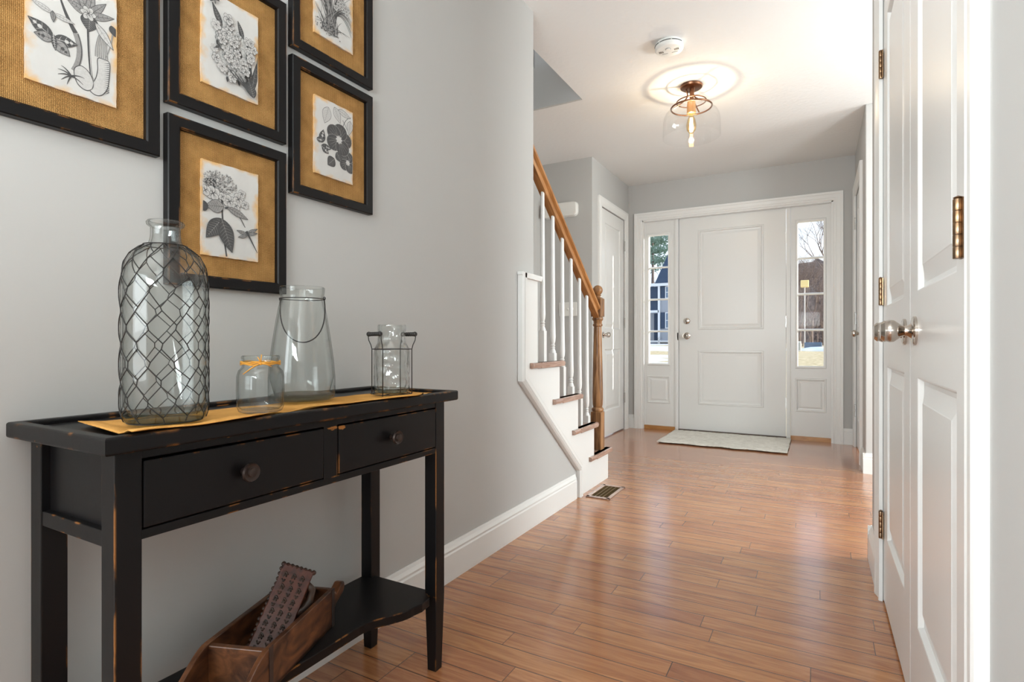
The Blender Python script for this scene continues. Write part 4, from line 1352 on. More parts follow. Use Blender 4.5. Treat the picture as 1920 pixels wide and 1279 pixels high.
# paddle handle at the far end
hp = [(0, 0.018), (0, 0.070), (0.010, 0.078), (0.022, 0.066), (0.030, 0.060), (0.058, 0.074), (0.070, 0.072), (0.074, 0.060), (0.066, 0.046), (0.030, 0.034), (0.014, 0.022)]
m_ = MB(); m_.hexa([bp(Ln + a, 0.010, z) for a, z in hp], [bp(Ln + a, 0.032, z) for a, z in hp])
m_.build('paddle_handle', M_boxwood, tr, bevel=0.004)

# carved block: slab leaning inside the trough
cb = thing('carved_block', tuple(Vector(bp(0.12, 0.06, 0.012))), 'carved reddish brown wooden printing block leaning up inside the brick mould', 'wooden block')
up = (Vector((0, 0, 1)) * 0.80 + ax * 0.58 + pr * 0.12).normalized()
wv = (pr * 0.80 + ax * 0.55); wv = (wv - up * wv.dot(up)).normalized()
nv = up.cross(wv).normalized()
if nv.dot(Vector((0.3, -1, 0.2))) < 0: nv = -nv
ob = Vector(bp(0.055, 0.100, 0.016))
NU, NV = 14, 26
cm = MB(); vv = []; ff = []
Wb, Lb, Tb = 0.068, 0.195, 0.040
def bpt(u, v, w):
    bend = 0.014 * math.sin(PI * v)
    jag = 0.0
    uu = u * Wb
    le = 0.004 * noise.noise(Vector((0, v * 22, 1)))
    if u <= 0.001: uu += le
    vt = v * Lb
    if v >= 0.999: vt += 0.006 * noise.noise(Vector((u * 14, 2, 4))) + 0.003 * math.sin(u * 40)
    return ob + wv * (uu) + up * vt + nv * (-w * Tb - bend + 0.020)
for w in (0, 1):
    for j in range(NV + 1):
        for i in range(NU + 1): vv.append(tuple(bpt(i / NU, j / NV, w)))
st_ = (NU + 1) * (NV + 1)
for j in range(NV):
    for i in range(NU):
        a = j * (NU + 1) + i
        ff.append((a, a + 1, a + NU + 2, a + NU + 1)); ff.append((st_ + a, st_ + a + NU + 1, st_ + a + NU + 2, st_ + a + 1))
for j in range(NV):
    for i in (0, NU):
        a = j * (NU + 1) + i; ff.append((a, a + NU + 1, st_ + a + NU + 1, st_ + a))
for i in range(NU):
    for j in (0, NV):
        a = j * (NU + 1) + i; ff.append((a, a + 1, st_ + a + 1, st_ + a))
cm.add(vv, ff)
blk = cm.build('block_body', M_carved, cb, autos=True, bevel=0.002)
rl_ = MB()
random.seed(11)
for j in range(7):
    for i in range(3):
        u0 = 0.12 + i * 0.27 + 0.04 * (j % 2); v0 = 0.10 + j * 0.125
        for k in range(3):
            pts = []
            for t in range(6):
                s_ = t / 5
                pts.append(bpt(u0 + 0.13 * s_ + 0.02 * math.sin(s_ * 5 + k), v0 + 0.022 * k + 0.03 * math.sin(s_ * PI) * (1 if k else -1), -0.02))
            rl_.tube(pts, 0.0017, 5)
for j in range(20): # scalloped border
    v0 = j / 19
    rl_.sphere(tuple(bpt(0.0, v0, 0.2)), 0.0045, 8, 6)
for i in range(8): rl_.sphere(tuple(bpt(i / 7, 0.995, 0.2)), 0.0055, 8, 6)
rl_.build('carved_relief', M_boxdark, blk, smooth=True)
m_ = MB(); m_.T = None
hp = [bpt(0.92, 0.55, 0.3), bpt(1.12, 0.62, 0.5), bpt(1.22, 0.72, 0.6), bpt(1.16, 0.84, 0.6), bpt(0.95, 0.86, 0.4)]
m_.tube(hp, 0.009, 10)
m_.build('back_grip', M_boxdark, blk, smooth=True)

# ------------------------------------------------------------------ framed prints
XP = XL            # wall plane
FD = 0.020         # frame depth
class Ink:
    def __init__(s, y0, y1, z0, z1, x):
        s.mb = MB(); s.y0, s.y1, s.z0, s.z1, s.x = y0, y1, z0, z1, x; s.W = y1 - y0; s.n = 0
    def P(s, u, v):
        u = min(max(u, 0.012), 0.988); v = min(max(v, 0.015), (s.z1 - s.z0) / s.W - 0.015)
        return (s.x + 0.00015 + s.n * 0.0000035, s.y0 + u * s.W, s.z0 + v * s.W)
    def poly(s, pts, m):
        s.mb.cur = m; s.n += 1
        cu = sum(p[0] for p in pts) / len(pts); cv = sum(p[1] for p in pts) / len(pts)
        if not (-0.05 < cu < 1.05 and cv > -0.1): return
        v = [s.P(cu, cv)] + [s.P(*p) for p in pts]
        n = len(pts)
        s.mb.add(v, [(0, 1 + i, 1 + (i + 1) % n) for i in range(n)])
    def stroke(s, pts, w0, m=0, w1=None):
        w1 = w0 if w1 is None else w1
        s.mb.cur = m; s.n += 1
        n = len(pts); v = []
        for i, p in enumerate(pts):
            a = pts[max(0, i - 1)]; b = pts[min(n - 1, i + 1)]
            dx, dy = b[0] - a[0], b[1] - a[1]; l = math.hypot(dx, dy) or 1
            w = (w0 + (w1 - w0) * i / (n - 1)) / 2
            v += [s.P(p[0] - dy / l * w, p[1] + dx / l * w), s.P(p[0] + dy / l * w, p[1] - dx / l * w)]
        s.mb.add(v, [(2 * i, 2 * i + 1, 2 * i + 3, 2 * i + 2) for i in range(n - 1)])
    def curve(s, p0, p1, p2, w0, m=0, w1=None, n=10):
        pts = [((1 - t) ** 2 * p0[0] + 2 * t * (1 - t) * p1[0] + t * t * p2[0], (1 - t) ** 2 * p0[1] + 2 * t * (1 - t) * p1[1] + t * t * p2[1]) for t in [i / n for i in range(n + 1)]]
        s.stroke(pts, w0, m, w1); return pts
    def leaf(s, p, ang, L, W, m=1, vein=0, veins=6, edge=0):
        ca, sa = math.cos(ang), math.sin(ang)
        def T(a, b): return (p[0] + a * ca - b * sa, p[1] + a * sa + b * ca)
        N = 14
        up_ = [T(L * i / N, W / 2 * math.sin(PI * (i / N) ** 0.8)) for i in range(N + 1)]
        dn = [T(L * i / N, -W / 2 * math.sin(PI * (i / N) ** 0.8)) for i in range(N, -1, -1)]
        s.poly(up_ + dn[1:-1], m)
        if edge is not None:
            s.stroke(up_, 0.007, edge); s.stroke(dn, 0.007, edge)
        if vein is not None:
            s.stroke([T(0, 0), T(L * .95, 0)], 0.008, vein, 0.003)
            for i in range(1, veins):
                t = i / veins; w = W / 2 * math.sin(PI * t ** 0.8) * 0.85
                for sg in (1, -1): s.stroke([T(L * t * .9, 0), T(L * t * .9 + w * .6, sg * w)], 0.005, vein, 0.002)
    def flower(s, p, r, petals, m=2, edge=0, centre=0, a0=0, lines=3):
        for k in range(petals):
            a = a0 + 2 * PI * k / petals
            c = (p[0] + r * .52 * math.cos(a), p[1] + r * .52 * math.sin(a))
            wd = r * min(.62, 2.2 / petals)
            pts = []
            for i in range(14):
                t = 2 * PI * i / 14
                x = r * .52 * math.cos(t); y = wd * math.sin(t)
                pts.append((c[0] + x * math.cos(a) - y * math.sin(a), c[1] + x * math.sin(a) + y * math.cos(a)))
            s.poly(pts, m)
            if edge is not None: s.stroke(pts + pts[:1], r * .06, edge)
            for q_ in range(lines):
                aa = a + (q_ - (lines - 1) / 2) * 0.28
                s.stroke([(p[0] + r * .15 * math.cos(aa), p[1] + r * .15 * math.sin(aa)), (p[0] + r * .7 * math.cos(aa), p[1] + r * .7 * math.sin(aa))], r * .07, edge if edge is not None else 0, r * .02)
        pts = [(p[0] + r * .14 * math.cos(2 * PI * i / 10), p[1] + r * .14 * math.sin(2 * PI * i / 10)) for i in range(10)]
        s.poly(pts, centre)
    def wing(s, p, ang, L, W, m=0, pat=2):
        s.leaf(p, ang, L, W, m, vein=pat, veins=4, edge=0)
        ca, sa = math.cos(ang), math.sin(ang)
        for t, r in ((.55, .16), (.75, .12)):
            c = (p[0] + L * t * ca, p[1] + L * t * sa)
            s.poly([(c[0] + W * r * math.cos(2 * PI * i / 8), c[1] + W * r * math.sin(2 * PI * i / 8)) for i in range(8)], pat)


def smooth(pts, n=4):
    out = []; N = len(pts)
    for i in range(N):
        p0, p1, p2, p3 = pts[i - 1], pts[i], pts[(i + 1) % N], pts[(i + 2) % N]
        for j in range(n):
            t = j / n
            out.append(tuple(0.5 * (2 * p1[c] + (p2[c] - p0[c]) * t + (2 * p0[c] - 5 * p1[c] + 4 * p2[c] - p3[c]) * t * t + (3 * p1[c] - p0[c] - 3 * p2[c] + p3[c]) * t ** 3) for c in (0, 1)))
    return out


def art_orchid(k, rnd):      # bulb flower with moths
    k.curve((0.60, 1.5), (0.45, 1.35), (0.30, 1.25), .05, 1, .01)
    k.curve((0.35, 1.18), (0.42, 0.95), (0.52, 0.80), .02, 0, .06)
    k.curve((0.52, 0.80), (0.62, 0.55), (0.50, 0.30), .07, 1, .07); k.curve((0.545, 0.80), (0.64, 0.55), (0.52, 0.30), .012, 0)
    k.curve((0.66, 1.15), (0.66, 0.6), (0.70, 0.28), .035, 0, .03); k.curve((0.672, 1.1), (0.675, 0.6), (0.70, 0.3), .008, 2)
    for a, L in ((2.3, .35), (1.9, .38), (1.4, .36), (0.9, .34), (0.35, .33), (2.75, .26)): k.leaf((0.66, 1.10), a, L, .10, 1, 0, 5)
    k.leaf((0.68, 1.13), -1.62, .24, .20, 0, 1, 8)
    k.flower((0.66, 1.13), .09, 6, 2, 0, 0)
    body = [(0.50, 0.30), (0.52, 0.36), (0.58, 0.40), (0.65, 0.37), (0.70, 0.30), (0.72, 0.22), (0.70, 0.14), (0.63, 0.10), (0.55, 0.14), (0.51, 0.22)]
    tube = [(0.68, 0.12), (0.75, 0.08), (0.83, 0.12), (0.89, 0.24), (0.91, 0.42), (0.91, 0.58), (0.84, 0.60), (0.77, 0.58), (0.77, 0.44), (0.75, 0.32), (0.71, 0.22)]
    for q_ in (tube, body):
        sm_ = smooth(q_)
        k.poly(sm_, 2); k.stroke(sm_ + sm_[:1], .010, 0)
    k.curve((0.72, 0.30), (0.73, 0.22), (0.69, 0.12), .010, 1, .003)
    for i in range(16): k.curve((0.905, 0.57 - i * .026), (0.88, 0.56 - i * .027), (0.845, 0.545 - i * .028), .009, 0, .001)
    for i in range(7): k.curve((0.80 + .015 * i, 0.95), (0.74 + .02 * i, 0.8), (0.74 + .025 * i, 0.60), .008, 1, .012)
    k.curve((0.95, 1.02), (0.93, 0.8), (0.86, 0.62), .02, 1, .006); k.leaf((0.74, 1.05), -.9, .35, .10, 2, 1, 5, 0)
    k.leaf((0.93, 1.1), -1.2, .14, .09, 0)
    for a in (2.4, 2.9, 3.4, 3.9, 4.4, 0.2, -.5): k.curve((0.47, 0.22), (0.47 + .08 * math.cos(a), 0.22 + .08 * math.sin(a) + .03), (0.47 + .15 * math.cos(a), 0.22 + .13 * math.sin(a)), .022, 0, .004)
    # moth
    k.wing((0.28, 0.62), 2.62, .30, .15, 0); k.wing((0.28, 0.60), 3.15, .20, .12, 1, 0)
    k.wing((0.28, 0.62), .12, .26, .14, 0); k.wing((0.28, 0.60), -.65, .22, .14, 1, 0)
    k.leaf((0.275, 0.67), -1.45, .20, .055, 0, 2)
    # pale insect
    for a in (2.7, .1): k.leaf((0.27, 0.93), a + (-.2 if a < 1 else .15), .24, .06, 2, 1, 6, 1)
    k.leaf((0.27, 0.96), -1.5, .14, .05, 1)


def art_cluster(k, rnd):
    for a, L, w in ((1.9, 1.0, .10), (1.65, .9, .10), (1.35, .75, .10), (2.2, .65, .08), (1.75, .6, .07)): k.leaf((0.86, 0.10), a, L, w, 0, 1, 8)
    k.leaf((0.34, 1.02), 2.05, .36, .10, 0, 1, 8); k.leaf((0.72, 1.0), 1.95, .28, .08, 0, 1, 8)
    for i in range(70):
        t = rnd.random(); r = .34 * math.sqrt(rnd.random())
        cx_, cz_ = 0.42 + .12 * t, 0.98 - 0.62 * t + 0.0
        a = rnd.uniform(0, 2 * PI)
        x, z = cx_ + r * math.cos(a) * .95, cz_ + r * math.sin(a) * .8
        if x > .95 or z < .12: continue
        if rnd.random() < .2: k.leaf((x, z), rnd.uniform(3.6, 5.6), .09, .035, 0, None)
        else: k.flower((x, z), rnd.uniform(.06, .10), rnd.choice((5, 6)), 2, rnd.choice((0, 1, 0)), 0, rnd.uniform(0, 3))
    for i in range(8): k.flower((0.80 + rnd.uniform(-.1, .14), 0.80 + rnd.uniform(-.2, .2)), .07, 5, 2, 0, 0, rnd.uniform(0, 3))
    for i in range(12): k.curve((0.84, 0.10), (0.78 - .02 * i, 0.25), (0.70 - .035 * i, 0.40 + .02 * (i % 3)), .016, 0, .003)
    k.leaf((0.88, 0.06), 1.9, .26, .16, 0, 1, 7)
    k.leaf((0.15, 1.40), -2.0, .10, .06, 0); k.leaf((0.15, 1.42), -.3, .12, .06, 0); k.leaf((0.16, 1.44), -1.3, .14, .05, 1)


def art_hydrangea(k, rnd):
    k.curve((0.42, 0.02), (0.34, 0.5), (0.34, 0.95), .028, 0, .03)
    k.leaf((0.10, 1.22), -.9, .2, .2, 0)
    for i in range(260):
        a = rnd.uniform(0, 2 * PI); r = math.sqrt(rnd.random())
        x, z = 0.30 + .29 * r * math.cos(a), 1.20 + .18 * r * math.sin(a)
        rr = rnd.uniform(.010, .018)
        k.poly([(x + rr * math.cos(j), z + rr * math.sin(j)) for j in range(6)], 1 if rnd.random() < .6 else 0)
        k.poly([(x - .003 + rr * .55 * math.cos(j), z + .003 + rr * .55 * math.sin(j)) for j in range(6)], 2)
    for x, z, r in ((.18, 1.0, .12), (.46, .93, .11), (.62, 1.0, .10), (.58, .88, .08), (.68, 1.10, .07), (.74, .93, .07), (.05, 1.02, .09), (.34, .98, .07)): k.flower((x, z), r, 4, 2, 0, 0, .5)
    k.curve((.38, .80), (.55, .90), (.74, .55), .03, 0, .012); k.leaf((.42, .83), -.35, .40, .11, 1, 0, 8)
    k.leaf((.36, .82), 3.25, .30, .21, 1, 0, 7); k.leaf((.10, .78), 3.3, .18, .16, 0)
    k.leaf((.33, .62), 4.05, .44, .24, 0, 1, 9); k.leaf((.32, .62), 5.05, .56, .26, 0, 1, 10)
    k.leaf((.78, .44), 2.95, .20, .055, 1, 0, 5); k.leaf((.78, .42), 3.45, .18, .05, 1, 0, 5); k.leaf((.78, .46), .50, .22, .055, 1, 0, 5); k.leaf((.78, .44), .25, .20, .05, 1, 0, 5)
    k.stroke([(.76, .49), (.82, .40), (.97, .15)], .05, 0, .010)


def art_grass(k, rnd):
    for i in range(60):
        x = .42 + rnd.uniform(-.1, .1); a = rnd.uniform(-1, 1)
        k.curve((x, .28 + rnd.uniform(-.1, .1)), (x + a * .2, .8), (x + a * .55, 1.0 + rnd.uniform(-.35, .5)), .022, rnd.choice((0, 0, 1)), .004)
    for i in range(50):
        x = .40 + rnd.uniform(-.22, .2); k.curve((x, .22 + rnd.uniform(-.08, .1)), (x + rnd.uniform(-.1, .1), .35), (x + rnd.uniform(-.3, .35), .30 + rnd.uniform(-.1, .4)), .02, rnd.choice((0, 1)), .003)
    for i in range(16):
        a = rnd.uniform(-.3, 1.2); k.curve((.5, .5), (.7, .8 + .1 * a), (.95, .35 + .4 * a), .012, 0, .004)
    for i in range(12): k.flower((.62 + rnd.uniform(-.1, .25), .85 + rnd.uniform(-.12, .2)), .06, 5, 2, 0, 0)
    for i in range(120):
        x, z = .35 + rnd.gauss(0, .14), .2 + rnd.gauss(0, .05); k.poly([(x + .015 * math.cos(j), z + .012 * math.sin(j)) for j in range(6)], rnd.choice((0, 1)))


def art_pansy(k, rnd):
    k.curve((.70, 1.0), (.75, 1.3), (.95, 1.38), .014, 0, .008); k.curve((.72, 1.25), (.85, 1.1), (.98, .9), .012, 0, .006)
    k.leaf((.35, 1.38), -1.85, .36, .22, 2, 1, 8, 0); k.leaf((.50, 1.44), -1.05, .32, .18, 2, 1, 8, 0); k.leaf((.93, 1.30), -1.7, .3, .16, 2, 1, 8, 0); k.leaf((.6, 1.42), -.2, .34, .12, 2, 1, 6, 0)
    def pansy(x, z, r):
        for a in (.2, 1.35, 2.5, 3.75, 5.3):
            c = (x + r * .52 * math.cos(a), z + r * .52 * math.sin(a))
            pts = [(c[0] + r * .56 * math.cos(t), c[1] + r * .50 * math.sin(t)) for t in [2 * PI * i / 18 for i in range(18)]]
            k.poly(pts, 0); k.stroke(pts + pts[:1], .008, 1)
            for q_ in range(5):
                aa = a + (q_ - 2) * .25; k.stroke([(x + .2 * r * math.cos(aa), z + .2 * r * math.sin(aa)), (x + .9 * r * math.cos(aa), z + .9 * r * math.sin(aa))], .006, 1, .003)
        k.flower((x, z), r * .26, 8, 2, None, 2, 0, 0)
    pansy(.86, .42, .22); pansy(.62, .82, .32)
    k.leaf((.50, .40), 3.9, .24, .22, 0, 1, 6); k.leaf((.55, .55), -.9, .22, .18, 0, 1, 6)
    k.wing((.16, .62), 1.35, .28, .15, 0); k.wing((.05, .66), .1, .16, .10, 0); k.wing((.16, .56), .05, .26, .12, 0); k.wing((.18, .56), -.55, .2, .12, 0)


def framed(y0, z0, label, art, seed):
    w, h = 0.288, 0.352
    z1 = z0 + h; y1 = y0 + w
    t = thing('framed_print', (XP, (y0 + y1) / 2, z0), label, 'picture', None)
    fw = 0.026
    Mp = mapper('x', XP, 1)
    m_ = MB()
    sweep(m_, [(y0, z0), (y0, z1), (y1, z1), (y1, z0)], [(0, 0.002), (0, FD - 0.002), (-0.002, FD), (-fw + 0.003, FD), (-fw, FD - 0.003), (-fw, 0.002)], Mp, close=True)
    m_.build('frame', M_black, t)
    MB().box(XP + 0.002, XP + 0.008, y0 + fw - 0.002, y1 - fw + 0.002, z0 + fw - 0.002, z1 - fw + 0.002).build('burlap_mat', M_burlap, t)
    pw, ph = 0.138, 0.208
    py0, pz0 = (y0 + y1) / 2 - pw / 2 - 0.0015, z0 + h / 2 - ph / 2 - 0.001
    pm = MB()
    rnd = random.Random(seed)
    def edge(a, b, n):
        return [(a[0] + (b[0] - a[0]) * i / n + rnd.uniform(-.0006, .0006), a[1] + (b[1] - a[1]) * i / n + rnd.uniform(-.0006, .0006)) for i in range(n)]
    cs = [(py0, pz0), (py0 + pw, pz0), (py0 + pw, pz0 + ph), (py0, pz0 + ph)]
    out = edge(cs[0], cs[1], 12) + edge(cs[1], cs[2], 16) + edge(cs[2], cs[3], 12) + edge(cs[3], cs[0], 16)
    pm.prism(out, 'x', XP + 0.008, XP + 0.0135)
    p_ = pm.build('print_plate', M_paper, t)
    k = Ink(py0, py0 + pw, pz0, pz0 + ph, XP + 0.0135)
    art(k, rnd)
    k.mb.build('botanical_drawing', INKS, p_)
    return t


framed(0.339, 1.2475, 'framed botanical print with a moth and bulb flower, far left picture', art_orchid, 1)
framed(0.642, 1.367, 'framed botanical print of clustered white flowers with sword leaves', art_cluster, 2)
framed(0.642, 0.992, 'framed botanical print with hydrangea head, dark leaves and dragonfly', art_hydrangea, 3)
framed(0.948, 1.626, 'framed botanical print of a tufted grass plant, topmost at right', art_grass, 4)
framed(0.948, 1.252, 'framed botanical print with dark pansies and small butterflies', art_pansy, 5)

# ------------------------------------------------------------------ outside
def gz_(x, y):
    t = min(1, max(0, (y - 6) / 44))
    return -0.15 + 0.75 * t ** 0.8
def ground_mat():
    m, n, l, b = new_mat('dry_lawn_with_snow')
    tc = n.new('ShaderNodeTexCoord')
    ns = n.new('ShaderNodeTexNoise'); ns.inputs['Scale'].default_value = 0.16; ns.inputs['Detail'].default_value = 5
    l.new(tc.outputs['Object'], ns.inputs['Vector'])
    sp = n.new('ShaderNodeSeparateXYZ'); l.new(tc.outputs['Object'], sp.inputs[0])
    mr = n.new('ShaderNodeMapRange'); mr.inputs['From Min'].default_value = -1.0; mr.inputs['From Max'].default_value = -4.0; mr.inputs['To Min'].default_value = 0; mr.inputs['To Max'].default_value = 0.22
    l.new(sp.outputs['X'], mr.inputs['Value'])
    ad = n.new('ShaderNodeMath'); ad.operation = 'ADD'; l.new(ns.outputs['Fac'], ad.inputs[0]); l.new(mr.outputs[0], ad.inputs[1])
    st_ = n.new('ShaderNodeMapRange'); st_.inputs['From Min'].default_value = 0.66; st_.inputs['From Max'].default_value = 0.69
    l.new(ad.outputs[0], st_.inputs['Value'])
    g = n.new('ShaderNodeTexNoise'); g.inputs['Scale'].default_value = 6; g.inputs['Detail'].default_value = 8
    l.new(tc.outputs['Object'], g.inputs['Vector'])
    rp = n.new('ShaderNodeValToRGB'); rp.color_ramp.elements[0].color = (0.46, 0.33, 0.15, 1); rp.color_ramp.elements[1].color = (0.85, 0.68, 0.42, 1)
    rp.color_ramp.elements[0].position = .3; rp.color_ramp.elements[1].position = .7
    l.new(g.outputs['Fac'], rp.inputs[0])
    mx = n.new('ShaderNodeMix'); mx.data_type = 'RGBA'; l.new(st_.outputs[0], mx.inputs['Factor']); l.new(rp.outputs[0], mx.inputs['A']); mx.inputs['B'].default_value = (0.86, 0.87, 0.9, 1)
    l.new(mx.outputs['Result'], b.inputs['Base Color']); b.inputs['Roughness'].default_value = 0.95
    return m
gm = MB(); vv = []; ff = []
xs_ = [-60 + 6 * i for i in range(21)]; ys_ = [5.62, 8, 11, 15, 20, 26, 33, 41, 50, 60, 75, 100]
for y in ys_:
    for x in xs_: vv.append((x, y, gz_(x, y)))
nxs = len(xs_)
for j in range(len(ys_) - 1):
    for i in range(nxs - 1):
        a = j * nxs + i; ff.append((a, a + 1, a + nxs + 1, a + nxs))
gm.add(vv, ff)
o = gm.build('ground', ground_mat()); o['kind'] = 'structure'
M_brush, n_, l_, b_ = new_mat('winter_brush')
tc_ = n_.new('ShaderNodeTexCoord'); mp_ = n_.new('ShaderNodeMapping'); mp_.inputs['Scale'].default_value = (2.4, 2.4, 0.9)
ns_ = n_.new('ShaderNodeTexNoise'); ns_.inputs['Scale'].default_value = 1.5; ns_.inputs['Detail'].default_value = 10; ns_.inputs['Roughness'].default_value = 0.75
rp_ = n_.new('ShaderNodeValToRGB'); rp_.color_ramp.elements[0].position = 0.40; rp_.color_ramp.elements[0].color = (0.07, 0.045, 0.035, 1)
rp_.color_ramp.elements[1].position = 0.62; rp_.color_ramp.elements[1].color = (0.34, 0.23, 0.18, 1)
l_.new(tc_.outputs['Object'], mp_.inputs['Vector']); l_.new(mp_.outputs[0], ns_.inputs['Vector']); l_.new(ns_.outputs['Fac'], rp_.inputs[0]); l_.new(rp_.outputs[0], b_.inputs['Base Color'])
b_.inputs['Roughness'].default_value = 0.95
hm = MB(); vv = []; ff = []
for j in range(7):
    for i in range(61):
        x = -40 + i * 2.0
        z = [0.2, 5.4, 8.2, 9.8, 10.4, 10.7, 10.9][j] * (0.35 if x < -8 else 1.0)
        vv.append((x + 1.2 * noise.noise(Vector((i, j, 9))), 66 + j * 4 + 1.5 * noise.noise(Vector((i, j, 3))), z + (2.6 * noise.noise(Vector((i * .93, j * .8, 1.3))) if j else 0)))
for j in range(6):
    for i in range(60):
        a = j * 61 + i; ff.append((a, a + 1, a + 62, a + 61))
hm.add(vv, ff)
o = hm.build('wooded_hillside', M_brush, smooth=True); o['kind'] = 'structure'

M_bark = simple('grey_brown_bark', (0.13, 0.095, 0.08), 0.9, vary=(3, (0.26, 0.19, 0.16)))
def bare_tree(name, loc, h, seed, label, group, spread=1.0, depth=5, r0=None):
    rnd = random.Random(seed)
    m_ = MB()
    def br(p, d, L, r, k):
        pts = [p]
        q_ = p
        dd = d.copy()
        for i in range(3):
            dd = (dd + Vector((rnd.uniform(-.18, .18), rnd.uniform(-.18, .18), rnd.uniform(-.02, .12)))).normalized()
            q_ = q_ + dd * (L / 3); pts.append(q_)
        m_.tube(pts, r, 5 if k > 3 else 3, taper=r * .6)
        if k == 0: return
        n_ = rnd.choice((2, 3, 3)) if k > 1 else 4
        for i in range(n_):
            a = rnd.uniform(0, 2 * PI); s_ = rnd.uniform(.35, .85) * spread
            nd = (dd + Vector((math.cos(a) * s_, math.sin(a) * s_, rnd.uniform(-.05, .35)))).normalized()
            br(pts[rnd.choice((2, 3, 3))], nd, L * rnd.uniform(.62, .82), r * .55, k - 1)
    L0 = h * .30
    br(Vector(loc), Vector((0, 0, 1)), L0, r0 or h * .014, depth)
    o = m_.build(name, M_bark, loc=loc, smooth=True)
    return tag(o, label, 'tree', group)
def copy_obj(src, loc, rz, s, label=None):
    c = src.copy(); C.objects.link(c); c.location = loc; c.rotation_euler = (0, 0, rz); c.scale = (s, s, s)
    if label: c['label'] = label
    return c
GT = 'bare winter trees seen through the right sidelight'
t1 = bare_tree('bare_tree', (0.7, 44, gz_(0, 44)), 11.5, 21, 'leafless winter tree beyond the lawn, seen through the right sidelight', GT, 1.1, 6)
t2 = bare_tree('bare_tree', (-1.3, 52, gz_(0, 50)), 10, 5, 'leafless winter tree beyond the lawn, seen through the right sidelight', GT, 1.2, 6)
rnd = random.Random(2)
for i in range(9):
    copy_obj((t1, t2)[i % 2], (-2.2 + i * 0.85 + rnd.uniform(-.3, .3), 46 + (i * 5) % 14, 0.55), rnd.uniform(0, 6), rnd.uniform(.55, .9))
for i in range(9):
    copy_obj((t2, t1)[i % 2], (-3.2 + i * 1.05, 60 + (i * 3) % 5, 2.2), i * 1.3, .72 + .04 * (i % 3))
# brushy shrubs low down
b1 = bare_tree('bare_shrub', (-0.4, 40, gz_(0, 40)), 3.2, 9, 'brown leafless shrub at the edge of the lawn beyond the right sidelight', 'leafless shrubs at the lawn edge', 1.7, 5, .03)
b1['category'] = 'shrub'
for i in range(13):
    copy_obj(b1, (-3.0 + i * 0.42 + rnd.uniform(-.1, .1), 40 + rnd.uniform(0, 6), gz_(0, 41)), rnd.uniform(0, 6), rnd.uniform(.9, 1.9))
# pale post; yellow head stands in for a lamp reflection in the pane
lp = thing('reflection_post', (-0.66, 38, gz_(0, 38)), 'thin pale post with small yellow head standing in for a lamp reflection', 'lamp post')
MB().tube([(-0.66, 38, gz_(0, 38)), (-0.66, 38, 4.15)], 0.035, 8).build('post', simple('pale_post', (0.55, 0.5, 0.47), 0.6), lp)
MB().box(-0.88, -0.44, 37.8, 38.2, 4.15, 4.58).build('reflection_head', simple('yellow_reflection', (0.95, 0.72, 0.32), 0.5), lp, bevel=0.04)
# small slatted crate and blue grey vehicle-like cover at lawn edge
cr = thing('utility_cabinet', (-0.86, 32, gz_(0, 32)), 'small white louvred utility cabinet on the lawn seen low in right sidelight', 'cabinet')
zz = gz_(0, 32)
MB().box(-1.02, -0.72, 31.8, 32.2, zz, zz + 0.52).build('cabinet_body', simple('cream_metal', (0.80, 0.78, 0.70), 0.5), cr, bevel=0.02)
mb = MB()
for i in range(7): mb.box(-0.98, -0.76, 31.79, 31.80, zz + 0.08 + i * 0.055, zz + 0.105 + i * 0.055)
mb.build('louvre', simple('louvre_grey', (0.25, 0.26, 0.26), 0.6), cr)
gw = MB().box(-0.62, 0.25, 34.8, 35.2, gz_(0, 35), gz_(0, 35) + 0.42).build('tarp_covered_stack', simple('slate_blue_tarp', (0.10, 0.14, 0.20), 0.6), loc=(-0.2, 35, gz_(0, 35)), bevel=0.06)
tag(gw, 'low slate blue tarp covered stack on the lawn seen through right sidelight', 'covered stack')
sb = MB(); sb.lathe([(0.0, -0.1), (1.2, -0.05), (1.0, 0.10), (0.5, 0.2), (0.0, 0.22)], (0.2, 33.2, gz_(0, 33)), 20)
sb.lathe([(0.0, -0.1), (1.1, -0.05), (0.9, 0.06), (0.4, 0.12), (0.0, 0.14)], (-1.0, 33.6, gz_(0, 33)), 20)
o = sb.build('snow_bank', simple('snow', (0.88, 0.89, 0.92), 0.9), loc=(0, 33.3, gz_(0, 33)), smooth=True)
tag(o, 'low white snow bank at the far edge of the straw coloured lawn', 'snow')

# neighbour house through the left sidelight
HY = 52.0
zg = gz_(0, HY)
hs = thing('neighbour_house', (-12.5, HY, zg), 'grey two storey house with navy roof and shutters beyond the left sidelight', 'house')
M_side = simple('pale_grey_siding', (0.38, 0.39, 0.42), 0.8)
M_navy = simple('navy_shingles', (0.035, 0.055, 0.10), 0.8, vary=(3, (0.06, 0.085, 0.13)))
M_white = simple('white_house_trim', (0.82, 0.83, 0.85), 0.6)
M_winr = simple('house_window_glass', (0.16, 0.22, 0.30), 0.1)
k_ = HY / 55.0
hx0, hx1 = -14.2, -4.6
MB().box(hx0 + 1.2, hx1, HY, HY + 8, zg - 1, 6.25).build('house_wall', M_side, hs)
MB().box(hx0 - 0.2, hx0 + 1.2, HY + 1.2, HY + 7, zg - 1, 6.0).build('entrance_wall', M_side, hs)
